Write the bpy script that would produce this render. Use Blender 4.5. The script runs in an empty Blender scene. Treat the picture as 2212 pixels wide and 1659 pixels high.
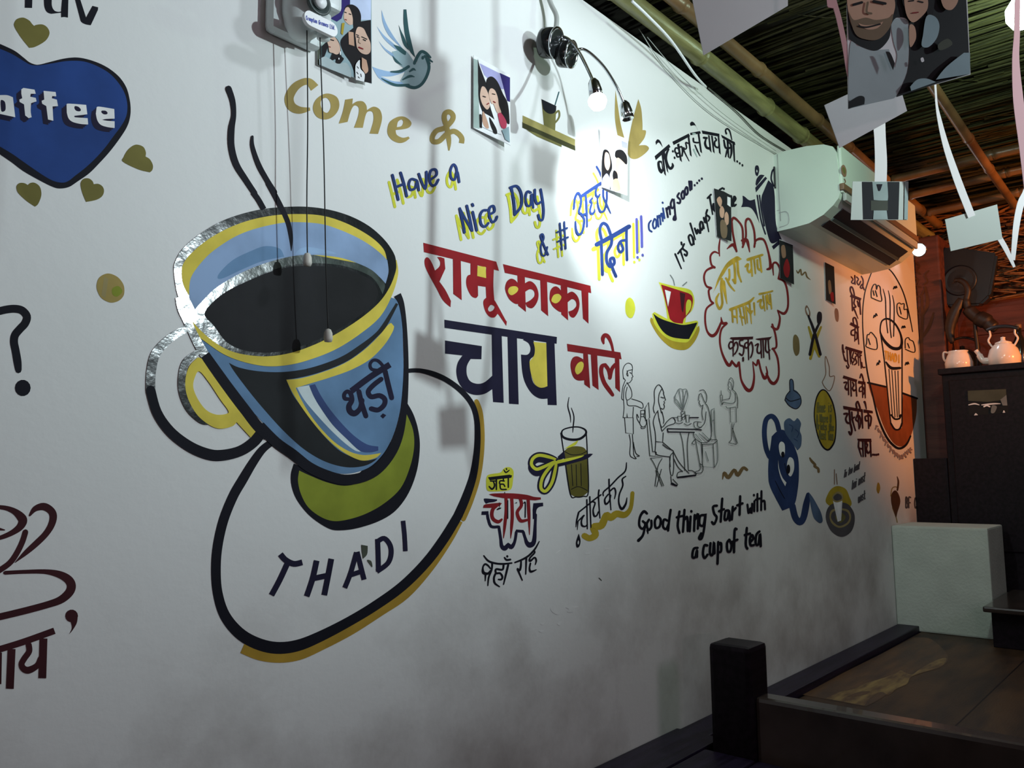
import bpy, bmesh, math, random
from mathutils import Vector, Matrix
from mathutils.geometry import tessellate_polygon
random.seed(7)
C = bpy.context.scene.collection
SC = bpy.context.scene

# ------------------------------------------------------------------ camera
F = 1780.0; CX, CY = 1106.0, 829.5
CAM = Vector((0, 0, 1.13)); WY = 1.15          # the painted wall is the plane y = WY
_X = Vector((1554, -171, -1780)).normalized()
_zx = -.012
_Z = Vector((_zx, 1, -(171 - 1554 * _zx) / 1780)).normalized()
_Y = _Z.cross(_X)
R = Matrix((_X, _Y, _Z))
cam = bpy.data.cameras.new('camera'); co = bpy.data.objects.new('camera', cam); C.objects.link(co)
co.matrix_world = Matrix.Translation(CAM) @ R.to_4x4()
cam.sensor_fit = 'HORIZONTAL'; cam.sensor_width = 36; cam.lens = F / 2212 * 36; cam.clip_start = .02
SC.camera = co
SC.view_settings.view_transform = 'Standard'; SC.view_settings.look = 'None'
SC.view_settings.exposure = 0.0; SC.view_settings.gamma = 1; SC.view_settings.use_curve_mapping = False

def ray(px, py): return R @ Vector(((px - CX) / F, -(py - CY) / F, -1))
def at_y(px, py, y): d = ray(px, py); return CAM + d * (y / d.y)
def at_x(px, py, x): d = ray(px, py); return CAM + d * (x / d.x)
def at_z(px, py, z): d = ray(px, py); return CAM + d * ((z - CAM.z) / d.z)

# ------------------------------------------------------------------ world and lights
w = bpy.data.worlds.new('night'); SC.world = w; w.use_nodes = True
w.node_tree.nodes['Background'].inputs[0].default_value = (.55, .6, .75, 1)
w.node_tree.nodes['Background'].inputs[1].default_value = .02

def light(name, kind, loc, energy, col, size=.1, target=None, spot=None, blend=1.0, sy=None):
    l = bpy.data.lights.new(name, kind); l.energy = energy; l.color = col
    o = bpy.data.objects.new(name, l); C.objects.link(o); o.location = loc
    if kind == 'AREA':
        l.size = size
        if sy: l.shape = 'RECTANGLE'; l.size_y = sy
    else: l.shadow_soft_size = size
    if kind == 'SPOT': l.spot_size = math.radians(spot); l.spot_blend = blend
    if target is not None:
        d = Vector(target) - Vector(loc); o.rotation_euler = d.to_track_quat('-Z', 'Y').to_euler()
    return o
KEY = (1.75, -1.15, 1.92)
light('key_bulb', 'SPOT', KEY, 146, (.80, .96, 1.0), .02, (.85, WY, 2.33), 88, 1.0)
CEIL = (1.45, .35, 2.36)
light('ceiling_lamp', 'POINT', CEIL, 14, (.82, .92, 1.0), .04)
HY = .95
BULB = at_y(1288, 207, HY)
HEADDIR = (R @ Vector((.16, -.95, .2))).normalized()
light('picture_lamp_led', 'SPOT', at_y(1285, 192, HY) + HEADDIR * .058, 24, (.86, .97, 1.0), .012, at_y(1405, 540, WY), 84, 1.0)
TUBE = at_z(2204, 14, 2.345)
light('ceiling_bulb', 'POINT', TUBE + Vector((0, 0, -.075)), 13, (.70, 1.0, .76), .035)
ORANGE = (3.8, -.8, 1.82)
light('orange_bulb', 'SPOT', ORANGE, 135, (1.0, .30, .06), .04, (4.35, 1.0, 2.2), 84, .8)
LED = at_x(1985, 540, 4.22)
light('far_spot_led', 'SPOT', LED + Vector((-.03, -.02, -.03)), 5, (.8, .88, 1.0), .02, (3.6, .4, 1.3), 130, .8)
light('rear_fill', 'POINT', (-.9, -2.05, 1.3), 15, (1.0, .78, .84), .06)  # warm fill added behind the camera to lift the lower wall
light('lilac_fill', 'POINT', (1.6, -2.05, 2.2), 24, (.98, .78, 1.0), .32)  # soft lilac fill added to brighten the dim lower right wall

# ------------------------------------------------------------------ materials
MATS = {}
def mat(name, col, rough=.6, metal=0., var=.0, scale=8., emit=None, spec=.5, bump=0., bscale=40., col2=None, coat=0., stretch=None):
    m = bpy.data.materials.new(name); m.use_nodes = True; nt = m.node_tree; b = nt.nodes['Principled BSDF']
    b.inputs['Base Color'].default_value = (*col, 1); b.inputs['Roughness'].default_value = rough
    b.inputs['Metallic'].default_value = metal; b.inputs['Specular IOR Level'].default_value = spec
    b.inputs['Coat Weight'].default_value = coat
    tc = nt.nodes.new('ShaderNodeTexCoord'); src = tc.outputs['Object']
    if stretch:
        mp = nt.nodes.new('ShaderNodeMapping'); mp.inputs['Scale'].default_value = stretch
        nt.links.new(src, mp.inputs['Vector']); src = mp.outputs['Vector']
    if var or col2:
        n = nt.nodes.new('ShaderNodeTexNoise'); n.inputs['Scale'].default_value = scale; n.inputs['Detail'].default_value = 5
        nt.links.new(src, n.inputs['Vector'])
        r = nt.nodes.new('ShaderNodeValToRGB')
        c2 = col2 or tuple(min(1, c * (1 + var)) for c in col); c1 = col if col2 else tuple(c * (1 - var) for c in col)
        r.color_ramp.elements[0].position = .35; r.color_ramp.elements[1].position = .65
        r.color_ramp.elements[0].color = (*c1, 1); r.color_ramp.elements[1].color = (*c2, 1)
        nt.links.new(n.outputs['Fac'], r.inputs['Fac']); nt.links.new(r.outputs['Color'], b.inputs['Base Color'])
    if bump:
        n2 = nt.nodes.new('ShaderNodeTexNoise'); n2.inputs['Scale'].default_value = bscale; n2.inputs['Detail'].default_value = 4
        nt.links.new(src, n2.inputs['Vector'])
        bp = nt.nodes.new('ShaderNodeBump'); bp.inputs['Strength'].default_value = bump; bp.inputs['Distance'].default_value = .01
        nt.links.new(n2.outputs['Fac'], bp.inputs['Height']); nt.links.new(bp.outputs['Normal'], b.inputs['Normal'])
    if emit:
        b.inputs['Emission Color'].default_value = (*emit[0], 1); b.inputs['Emission Strength'].default_value = emit[1]
    MATS[name] = m; return m
PAINT = dict(
 ink=(.008, .008, .014), navy=(.014, .012, .035), maroonink=(.05, .012, .016), charcoal=(.018, .02, .022),
 heartblue=(.018, .055, .22), gold=(.17, .15, .04), gold2=(.36, .27, .085), mustard=(.42, .31, .03), goldsh=(.40, .25, .035),
 yellow=(.70, .57, .085), lime=(.62, .62, .05), lightblue=(.25, .36, .55), midblue=(.13, .24, .40), deepblue=(.045, .075, .20),
 pale=(.62, .72, .74), white=(.80, .81, .80), olive=(.23, .27, .03), red=(.30, .012, .018), red2=(.24, .016, .02), darkred=(.20, .02, .022),
 wordblue=(.02, .045, .18), violet=(.10, .10, .42), teal=(.03, .09, .10), paleteal=(.30, .42, .46), paleblue=(.28, .42, .62),
 olive3=(.30, .26, .09), darkolive=(.045, .045, .018), olivedk=(.16, .15, .05), line=(.03, .035, .035), grayline=(.20, .22, .22),
 tea=(.13, .115, .025), bluejug=(.022, .042, .12), slateblue=(.075, .12, .21), brownline=(.26, .15, .10), squig=(.20, .13, .06),
 olivebrown=(.19, .14, .06), brownpaint=(.24, .075, .03), slategray=(.085, .08, .09), khaki=(.33, .27, .12), grayink=(.28, .22, .22),
 darkbrown=(.09, .04, .02), smudge=(.07, .08, .06), skin=(.56, .34, .24), skin2=(.66, .45, .35), hair=(.012, .010, .012), indigo=(.03, .02, .14),
 shirt=(.40, .48, .50), pink=(.55, .06, .12), lilac=(.38, .38, .66), photowhite=(.82, .84, .86), skyblue=(.50, .58, .78), sage=(.35, .45, .42), shadowskin=(.20, .14, .09))
for k, v in PAINT.items(): mat(k, v, .65, var=.2 if 'blue' in k else .13, scale=9 if 'blue' in k else 14, spec=.12)
mat('glossblack', (.014, .016, .017), .17, var=.3, scale=25, bump=.12, bscale=26)
mat('ringgray', (.045, .06, .052), .2, var=.45, scale=30, bump=.14, bscale=26)
mat('goldbright', (.62, .40, .05), .42, var=.25, scale=20, bump=.2)
mat('coffee', (.012, .012, .014), .6, var=.3, scale=9, spec=.12)
m = mat('wall_paint', (.74, .75, .74), .62, bump=.05, bscale=60)
def wall_nodes(m):
    nt = m.node_tree; b = nt.nodes['Principled BSDF']; tc = nt.nodes['Texture Coordinate']
    sep = nt.nodes.new('ShaderNodeSeparateXYZ'); nt.links.new(tc.outputs['Object'], sep.inputs[0])
    n = nt.nodes.new('ShaderNodeTexNoise'); n.inputs['Scale'].default_value = 3.2; n.inputs['Detail'].default_value = 6; n.inputs['Roughness'].default_value = .6
    nt.links.new(tc.outputs['Object'], n.inputs['Vector'])
    r = nt.nodes.new('ShaderNodeValToRGB'); r.color_ramp.elements[0].position = .42; r.color_ramp.elements[1].position = .70
    r.color_ramp.elements[0].color = (0, 0, 0, 1); r.color_ramp.elements[1].color = (1, 1, 1, 1)
    nt.links.new(n.outputs['Fac'], r.inputs['Fac'])
    mr = nt.nodes.new('ShaderNodeMapRange'); mr.inputs['From Min'].default_value = 1.05; mr.inputs['From Max'].default_value = .75
    mr.inputs['To Min'].default_value = .04; mr.inputs['To Max'].default_value = .62        # scuffs where people sit against it
    nt.links.new(sep.outputs['Z'], mr.inputs['Value'])
    mu = nt.nodes.new('ShaderNodeMath'); mu.operation = 'MULTIPLY'
    nt.links.new(r.outputs['Color'], mu.inputs[0]); nt.links.new(mr.outputs['Result'], mu.inputs[1])
    mx = nt.nodes.new('ShaderNodeMixRGB'); mx.inputs[1].default_value = (.74, .75, .74, 1); mx.inputs[2].default_value = (.25, .22, .20, 1)
    nt.links.new(mu.outputs[0], mx.inputs[0]); nt.links.new(mx.outputs[0], b.inputs['Base Color'])
wall_nodes(m)
mat('plaster', (.50, .55, .49), .85, var=.06, bump=.25, bscale=90)
mat('dark_wood', (.007, .004, .007), .5, spec=.2, var=.5, scale=5, stretch=(1, 14, 14), bump=.1)
mat('purple_wood', (.014, .009, .024), .45, spec=.25, var=.4, scale=5, stretch=(1, 14, 14), bump=.1)
mat('bench_wood', (.085, .042, .02), .5, spec=.3, col2=(.026, .016, .012), scale=2.6, stretch=(1.2, 5, 5), bump=.1)
mat('worn_wood', (.30, .19, .06), .5, col2=(.11, .052, .02), scale=5, stretch=(2.2, 9, 9), bump=.1)
mat('strip_wood', (.13, .06, .022), .5, col2=(.06, .03, .016), scale=4, stretch=(1.2, 6, 6), bump=.1)
mat('gloss_wood', (.05, .035, .03), .22, var=.4, scale=4, coat=.4)
mat('red_plank', (.10, .030, .022), .6, var=.35, scale=4, stretch=(8, 1, 9), bump=.15)
mat('bamboo', (.20, .19, .075), .34, var=.3, scale=6, stretch=(1, 8, 8), bump=.1)
mat('bamboo_dark', (.17, .10, .045), .36, var=.35, scale=6, bump=.1)
mat('reed', (.018, .018, .009), .7, spec=.15, col2=(.060, .056, .020), scale=30, stretch=(9, .6, 9))
mat('thatch_back', (.035, .03, .02), .9)
mat('straw', (.30, .15, .06), .75, col2=(.12, .05, .025), scale=30)
mat('ac_plastic', (.62, .72, .64), .38, bump=.0)
mat('ac_grey', (.42, .44, .43), .45)
mat('black_plastic', (.012, .013, .02), .4)
mat('brown_plastic', (.20, .12, .07), .35)
mat('fan_plastic', (.70, .76, .76), .35)
mat('fan_dark', (.05, .07, .07), .4)
mat('plate_white', (.82, .84, .86), .4)
mat('print_blue', (.03, .06, .42), .5)
mat('chrome', (.62, .66, .68), .12, 1.0)
mat('black_gloss', (.012, .014, .015), .16, coat=.3)
mat('led', (1, 1, 1), .4, emit=((.88, .96, 1.0), 14))
mat('bulb_green', (1, 1, 1), .4, emit=((.72, 1.0, .82), 14))
mat('bulb_orange', (1, 1, 1), .4, emit=((1, .35, .08), 12))
mat('cable_grey', (.45, .48, .45), .6)
mat('cable_dark', (.10, .11, .09), .6)
mat('thread', (.012, .012, .012), .7)
mat('bead', (.62, .60, .54), .5)
mat('card', (.62, .61, .62), .7, var=.03)
mat('card_green', (.58, .66, .58), .7, var=.03)
mat('paper_edge', (.7, .7, .7), .7)
mat('ribbon_pink', (.72, .38, .40), .55)
mat('ribbon_white', (.80, .80, .76), .45)
mat('enamel', (.82, .72, .64), .18, coat=.5)
mat('carved_wood', (.022, .012, .010), .5, var=.3)
mat('concrete', (.12, .11, .10), .85, var=.2)
mat('dark_wall', (.13, .09, .07), .85, var=.2)

# ------------------------------------------------------------------ mesh helpers
def link(name, me, parent=None):
    o = bpy.data.objects.new(name, me); C.objects.link(o)
    if parent: o.parent = parent
    return o
def obj(name, bm, m, parent=None, smooth=False):
    me = bpy.data.meshes.new(name); bm.normal_update(); bm.to_mesh(me); bm.free()
    for q in (m if isinstance(m, (list, tuple)) else [m]): me.materials.append(MATS[q])
    if smooth:
        for p in me.polygons: p.use_smooth = True
    return link(name, me, parent)
def tag(o, label=None, cat=None, group=None, kind=None):
    if label: o['label'] = label
    if cat: o['category'] = cat
    if group: o['group'] = group
    if kind: o['kind'] = kind
    return o
def empty(name, loc, label, cat, group=None):
    o = bpy.data.objects.new(name, None); C.objects.link(o); o.location = loc; o.empty_display_size = .05
    return tag(o, label, cat, group)
def under(o, parent):                      # parent while staying where it was built in the room
    o.parent = parent; o.location = o.location - parent.location; return o
def box(bm, x0, x1, y0, y1, z0, z1, bev=0, mi=0):
    r = bmesh.ops.create_cube(bm, size=1)
    for v in r['verts']: v.co = Vector((x0 + (v.co.x + .5) * (x1 - x0), y0 + (v.co.y + .5) * (y1 - y0), z0 + (v.co.z + .5) * (z1 - z0)))
    fs = set(f for v in r['verts'] for f in v.link_faces)
    for f in fs: f.material_index = mi
    if bev:
        es = list({e for v in r['verts'] for e in v.link_edges})
        bmesh.ops.bevel(bm, geom=es, offset=bev, segments=2, affect='EDGES', profile=.6)
def smooth_pts(P, n=8):
    P = [Vector(p) for p in P]; out = []
    for i in range(len(P) - 1):
        a, b, c, d = P[max(0, i - 1)], P[i], P[i + 1], P[min(len(P) - 1, i + 2)]
        for k in range(n):
            t = k / n
            out.append(.5 * ((2 * b) + (c - a) * t + (2 * a - 5 * b + 4 * c - d) * t * t + (3 * b - a - 3 * c + d) * t ** 3))
    out.append(P[-1]); return out
def tube(bm, P, r, seg=8, caps=True, mi=0):
    rs = r if isinstance(r, (list, tuple)) else [r] * len(P)
    P = [Vector(p) for p in P]; rings = []; up = None
    for i, p in enumerate(P):
        t = (P[min(i + 1, len(P) - 1)] - P[max(i - 1, 0)]).normalized()
        if up is None:
            up = Vector((0, 0, 1)) if abs(t.z) < .9 else Vector((1, 0, 0))
        u = (up - t * up.dot(t)).normalized(); v = t.cross(u); up = u
        rings.append([bm.verts.new(p + (u * math.cos(a) + v * math.sin(a)) * rs[i]) for a in [2 * math.pi * k / seg for k in range(seg)]])
    for a, b in zip(rings, rings[1:]):
        for k in range(seg):
            f = bm.faces.new((a[k], a[(k + 1) % seg], b[(k + 1) % seg], b[k])); f.smooth = True; f.material_index = mi
    if caps:
        bm.faces.new(rings[0][::-1]).material_index = mi; bm.faces.new(rings[-1]).material_index = mi
def lathe(bm, prof, M=Matrix(), seg=24, mi=0):
    rings = []
    for r, z in prof:
        rings.append([bm.verts.new(M @ Vector((r * math.cos(2 * math.pi * k / seg), r * math.sin(2 * math.pi * k / seg), z))) for k in range(seg)])
    for a, b in zip(rings, rings[1:]):
        for k in range(seg):
            f = bm.faces.new((a[k], a[(k + 1) % seg], b[(k + 1) % seg], b[k])); f.smooth = True; f.material_index = mi
    if prof[0][0] > 1e-4: bm.faces.new(rings[0][::-1]).material_index = mi
    if prof[-1][0] > 1e-4: bm.faces.new(rings[-1]).material_index = mi
    bmesh.ops.remove_doubles(bm, verts=[v for r_ in (rings[0], rings[-1]) for v in r_], dist=1e-5)
def aim(loc, d):
    return Matrix.Translation(loc) @ Vector(d).to_track_quat('Z', 'Y').to_matrix().to_4x4()

# ------------------------------------------------------------------ brush: strokes and filled shapes laid on a flat surface
def parse(s):
    out = []
    for tok in s.split():
        c = tok.endswith('!'); q = tok.rstrip('!').split(',')
        out.append((float(q[0]), float(q[1]), float(q[2]) if len(q) > 2 else 1., c))
    return out
def cat(a, b, c, d, t): return .5 * (2 * b + (c - a) * t + (2 * a - 5 * b + 4 * c - d) * t * t + (3 * b - a - 3 * c + d) * t ** 3)
def sample(P, closed, n):
    if closed:
        k = next((i for i, p in enumerate(P) if p[3]), None)
        if k is None:
            N = len(P); out = []
            for i in range(N):
                q = [P[(i + j) % N] for j in (-1, 0, 1, 2)]
                for s in range(n): out.append(tuple(cat(*[v[c] for v in q], s / n) for c in range(3)))
            return out
        P = P[k:] + P[:k + 1]
    runs = []; cur = [P[0]]
    for p in P[1:]:
        cur.append(p)
        if p[3]: runs.append(cur); cur = [p]
    if len(cur) > 1: runs.append(cur)
    out = []
    for r in runs:
        if len(r) == 2: out.append(r[0][:3]); continue
        for i in range(len(r) - 1):
            q = [r[max(0, i - 1)], r[i], r[i + 1], r[min(len(r) - 1, i + 2)]]
            for s in range(n): out.append(tuple(cat(*[v[c] for v in q], s / n) for c in range(3)))
    if not closed: out.append(P[-1][:3])
    return out
WALL_EPS = .00006
def on_wall(px, py, layer): return at_y(px, py, WY - .0004 - WALL_EPS * layer)
def on_plane(p0, n, eps=.00012):
    p0 = Vector(p0); n = Vector(n).normalized()
    def f(px, py, layer):
        d = ray(px, py); q = p0 + n * (eps * layer)
        return CAM + d * ((q - CAM).dot(n) / d.dot(n))
    return f
class Brush:
    def __init__(s, x=0, y=0, fn=on_wall, base=1): s.fn = fn; s.V = []; s.F = []; s.mats = []; s.lay = base; s.last = None; s.o = (x, y); s.sh = (0, 0); s.k = 3.95
    def t(s, x, y, k=3.95): s.o = (x, y); s.k = k; return s
    def _m(s, m):
        if m != s.last:
            if s.last is not None: s.lay += 1
            s.last = m
        if m not in s.mats: s.mats.append(m)
        return s.mats.index(m)
    def _v(s, pts):
        b = len(s.V); s.lay += .13
        for x, y in pts: s.V.append(s.fn(s.o[0] + (x + s.sh[0]) / s.k, s.o[1] + (y + s.sh[1]) / s.k, s.lay))
        return b
    def f(s, m, outer, *holes, n=5):
        mi = s._m(m); loops = [[(p[0], p[1]) for p in sample(parse(q), True, n)] for q in (outer,) + holes]
        flat = [p for l in loops for p in l]; b = s._v(flat)
        for t in tessellate_polygon([[Vector((x, y, 0)) for x, y in l] for l in loops]): s.F.append(([b + i for i in t], mi))
        return s
    def s(s, m, w, *paths, n=5, cap=True, closed=False):
        mi = s._m(m)
        if s.k > 4.1: w *= 1.2
        for q in paths:
            P = parse(q)
            if len(P) == 1: s.c(m, P[0][0], P[0][1], w / 2); continue
            if all(not p[3] for p in P) and len(P) == 2: pts = [p[:3] for p in P]
            else: pts = sample(P, closed, n)
            if closed: pts = pts + [pts[0]]
            L = []; Rr = []; N = len(pts)
            for i, (x, y, k) in enumerate(pts):
                a = pts[i - 1] if i > 0 else (pts[-2] if closed else pts[0]); c = pts[i + 1] if i < N - 1 else (pts[1] if closed else pts[-1])
                dx, dy = c[0] - a[0], c[1] - a[1]; l = math.hypot(dx, dy) or 1; h = max(k, .05) * w / 2
                L.append((x - dy / l * h, y + dx / l * h)); Rr.append((x + dy / l * h, y - dx / l * h))
            s.lay += .13; b = len(s.V)
            for side in (L, Rr):
                for i, (x, y) in enumerate(side): s.V.append(s.fn(s.o[0] + (x + s.sh[0]) / s.k, s.o[1] + (y + s.sh[1]) / s.k, s.lay + .008 * i))
            s.lay += .008 * N
            for i in range(N - 1): s.F.append(([b + i, b + i + 1, b + N + i + 1, b + N + i], mi))
            if cap and not closed:
                for i in (0, N - 1):
                    if w * pts[i][2] > 3: s.c(m, pts[i][0], pts[i][1], w * pts[i][2] / 2 * .98, n=8)
        return s
    def c(s, m, x, y, rx, ry=None, n=14):
        mi = s._m(m); ry = ry or rx
        b = s._v([(x + rx * math.cos(2 * math.pi * k / n), y + ry * math.sin(2 * math.pi * k / n)) for k in range(n)])
        s.F.append((list(range(b, b + n)), mi)); return s
    def done(s, name, parent=None, label=None):
        me = bpy.data.meshes.new(name); me.from_pydata([tuple(v) for v in s.V], [], [f for f, _ in s.F])
        for q in s.mats: me.materials.append(MATS[q])
        for p, (f, mi) in zip(me.polygons, s.F): p.material_index = mi
        o = link(name, me, parent)
        if label: o['label'] = label
        return o
# a plain hand-lettering alphabet (strokes on a 0..1 by 0..1 cell, y up) for the smallest words
ABC = {'a': ['.9,.6 .5,.7 .1,.4 .3,0 .8,.2 .85,.7 .95,0'], 'b': ['.1,1 .15,0 .7,0 .9,.35 .6,.65 .15,.5'], 'c': ['.9,.6 .4,.7 .1,.3 .5,0 .9,.15'], 'd': ['.9,1 .85,0', '.85,.5 .4,.65 .1,.3 .4,0 .85,.2'],
 'e': ['.1,.35 .85,.45 .6,.7 .2,.55 .1,.2 .5,0 .9,.15'], 'h': ['.1,1 .15,0', '.15,.5 .6,.7 .85,.4 .9,0'], 'i': ['.5,.65 .5,0', '.5,.88 .5,.9'], 'k': ['.1,1 .1,0', '.8,.65 .15,.3 .85,0'],
 'l': ['.5,1 .5,0'], 'm': ['.05,.65 .05,0', '.05,.5 .35,.65 .5,0', '.5,.5 .8,.65 .95,0'], 'n': ['.1,.65 .1,0', '.1,.5 .6,.7 .9,0'], 'o': ['.5,.7 .1,.35 .5,0 .9,.35 .5,.7'], 'r': ['.2,.65 .2,0', '.2,.4 .8,.65'],
 's': ['.85,.6 .4,.7 .2,.5 .8,.25 .5,0 .1,.1'], 't': ['.5,1 .5,0 .8,.05', '.15,.65 .85,.65'], 'u': ['.1,.65 .15,.05 .7,.05 .85,.65 .9,0'], 'w': ['.05,.65 .25,0 .5,.5 .75,0 .95,.65'],
 'A': ['.05,0 .5,1 .95,0', '.2,.4 .8,.4'], 'B': ['.1,0 .1,1 .7,.9 .6,.55 .1,.5', '.6,.5 .9,.25 .6,0 .1,0'], 'C': ['.9,.85 .4,1 .1,.5 .4,0 .9,.15'], 'D': ['.1,0 .1,1 .7,.85 .9,.5 .7,.1 .1,0'], 'F': ['.1,0 .1,1 .9,1', '.1,.5 .7,.5'], 'G': ['.9,.85 .4,1 .1,.5 .4,0 .9,.1 .9,.5 .6,.5'],
 'H': ['.1,0 .1,1', '.9,0 .9,1', '.1,.5 .9,.5'], 'I': ['.5,0 .5,1'], 'L': ['.2,1 .2,0 .9,0'], 'T': ['.5,0 .5,1', '.05,1 .95,1'], 'U': ['.1,1 .15,.1 .8,.1 .9,1'], 'W': ['.05,1 .25,0 .5,.7 .75,0 .95,1']}
for k, v in {'g': ['.9,.6 .4,.7 .1,.35 .4,.05 .85,.3 .9,.6 .85,-.2 .4,-.35 .1,-.2'], 'p': ['.1,.65 .1,-.35', '.1,.5 .6,.7 .9,.35 .6,0 .1,.15'], 'x': ['.1,.65 .9,0', '.9,.65 .1,0'], 'v': ['.1,.65 .5,0 .9,.65'], 'y': ['.1,.65 .5,.1', '.9,.65 .3,-.35'], 'f': ['.8,.95 .5,.9 .45,0', '.15,.6 .8,.6'], '.': ['.5,0 .5,.05'], '!': ['.5,1 .5,.3', '.5,0 .5,.05']}.items(): ABC[k] = v
def words(b, m, w, txt, x0, y0, x1, y1, h, slant=0.):
    n = len(txt); dx, dy = (x1 - x0) / n, (y1 - y0) / n
    for i, ch in enumerate(txt):
        for st in ABC.get(ch, []):
            pts = []
            for t in st.split():
                u, v = map(float, t.split(',')); u = .08 + u * .8
                pts.append('%.1f,%.1f' % (x0 + dx * (i + u) + slant * v * h, y0 + dy * (i + u) - v * h))
            b.s(m, w, ' '.join(pts), n=4)
# ------------------------------------------------------------------ the painted wall
bm = bmesh.new(); box(bm, -1.6, 4.49, WY, WY + .15, 0, 2.318)
wall = tag(obj('wall_left', bm, 'wall_paint'), kind='structure')
wall['label'] = 'white wall painted with tea cups and Hindi lettering'

# --- top left: word, blue heart, gold hearts, dot, question mark, brush cup
b = Brush(0, 0)
b.f('ink', "215,-60! 278,-60! 274,68! 213,66!")
b.f('ink', "375,-60! 378,40 390,85 410,108 440,118! 524,108! 524,98! 490,100 460,85 442,40 445,-60!")
b.f('ink', "535,-60! 585,-60! 580,150! 552,145 524,148! 522,100!")
b.f('ink', "640,-10! 685,-5! 735,150! 790,50! 838,62! 836,85! 775,215! 735,208 705,195! 690,180!")
b.done('painted_lettering', wall, 'black painted letters cut by the top left edge')
b = Brush(0, 0)
b.f('ink', "-10,370! 120,430 200,490 250,530 300,550 340,550 420,530 520,505 600,492 680,492 780,515 880,555 960,605 1030,670 1080,750 1105,840 1115,920 1110,1000 1085,1080 1030,1170 940,1290 850,1390 760,1480 660,1550 590,1595 520,1608 460,1598 350,1545 200,1460 100,1385 -10,1310!")
b.f('heartblue', "-10,412! 100,460 200,520 260,552 330,558 450,540 560,522 680,520 770,540 870,585 950,640 1020,720 1065,800 1085,880 1085,950 1070,1010 1030,1080 970,1160 900,1255 820,1345 730,1430 640,1500 590,1540 540,1558 470,1548 400,1515 300,1450 200,1380 100,1310 -10,1245!")
LET = [("-10,812! 60,812 110,830! 130,1000! -10,970!", "5,860 30,858 45,880 48,930 35,950 10,945"),
 ("182,762! 200,750! 295,765! 305,800! 262,800! 258,825! 305,835! 312,865! 265,880! 262,950 270,1000! 245,1008! 215,985! 205,890! 168,870! 165,850! 190,838! 182,800!",),
 ("372,775! 475,785! 480,822! 445,820! 442,838! 485,850! 495,905! 448,908! 455,1030! 410,1020! 395,905! 360,885! 355,860! 378,850!",),
 ("568,890! 590,884 735,895! 745,975! 690,982 635,988! 640,1000 700,1005 748,1008! 752,1062! 690,1058 620,1040 585,1010 570,960!", "640,905 670,912 690,935 680,950 650,945 635,925"),
 ("825,915! 850,910 975,930! 978,1012! 905,1015 870,1022! 910,1030 978,1035! 978,1092! 920,1085 860,1065 830,1025 818,970!", "868,945 900,945 918,962 910,975 885,975 866,960")]
for d in ((-14, 12), (-28, 24), (-42, 36)):
    b.sh = d
    for l in LET: b.f('navy', *l)
b.sh = (0, 0)
for l in LET: b.f('white', *l)
b.done('painted_heart', wall, 'big blue painted heart with white word and black outline')
for x, y, s in ((0, 0, "250,408! 180,320 125,230 125,190 150,160 200,150 250,175 275,205 293,222! 310,212 360,208 400,230 422,270 415,310 380,355 300,400"),
                (0, 0, "1280,1470! 1180,1445 1050,1380 1055,1340 1090,1280 1140,1240 1180,1235 1225,1255 1245,1300 1242,1335! 1280,1360 1305,1410 1300,1450"),
                (0, 380, "300,262! 230,215 160,150 142,110 145,80 170,60 210,62 238,78! 260,60 295,58 335,85 352,130 350,180 325,240"),
                (0, 380, "735,222! 705,150 688,80 695,45 720,22 760,22 790,45 800,70! 840,68 875,90 888,130 870,175 820,205")):
    Brush(x, y).f('gold', s).done('painted_small_heart', wall, 'small gold painted heart around the blue heart')
b = Brush(0, 380).f('gold2', "825,930 850,865 920,832 1000,860 1050,920 1062,980 1050,1030 1005,1070 940,1080 870,1045 835,990")
b.f('khaki', "890,860! 925,880! 900,1040! 865,1020!").f('olive', "960,960 1010,940 1045,985 1000,1030 960,1010").done('painted_dot', wall, 'mottled gold painted dot')
b = Brush(0, 640).s('ink', 68, "-20,130 60,112 130,107 190,122 230,172 215,230 170,280 130,330 120,390 135,470 150,560 158,630,.8").c('ink', 195, 782, 67, 70)
b.done('painted_question_mark', wall, 'black painted question mark')
b = Brush(0, 1060)
b.s('maroonink', 68, "-20,138,.5 60,150,.6 130,180,.8 180,225,1.1 195,260,1.1 170,310,.9 110,355,.7 40,388,.6 -20,408,.5")
b.s('maroonink', 58, "255,210,.3 300,155,.8 370,135,1.1 430,165,1.1 455,215,1.1 440,290,1 390,370,.9 310,450,.9 220,530,.7 130,612,.1")
b.s('maroonink', 48, "218,352 190,440 140,540 80,620 -20,690").s('maroonink', 30, "-20,325 40,335,.3")
b.s('maroonink', 66, "45,700,.5 200,692,.5 380,690,.6 500,712,.9 580,755,1.1 610,810,1.15 590,870,1.1 520,930,1 420,968,.9 250,1015,.9 100,1052,.9 -20,1080,.9")
b.c('maroonink', 612, 1068, 54).f('maroonink', "600,1100! 664,1070! 655,1130 620,1190 590,1225! 615,1170")
b.s('maroonink', 56, "-20,1358 200,1290 465,1195", cap=False).s('maroonink', 34, "0,1380 -5,1650", cap=False).s('maroonink', 66, "100,1350 85,1690", "372,1260 362,1600", cap=False)
b.s('maroonink', 50, "245,1310 250,1370 210,1430 185,1480 205,1520,1.1 250,1530,1.2 320,1490 350,1430")
b.done('painted_cup_and_lettering', wall, 'dark brush drawn cup with Hindi word at the left edge')

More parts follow.
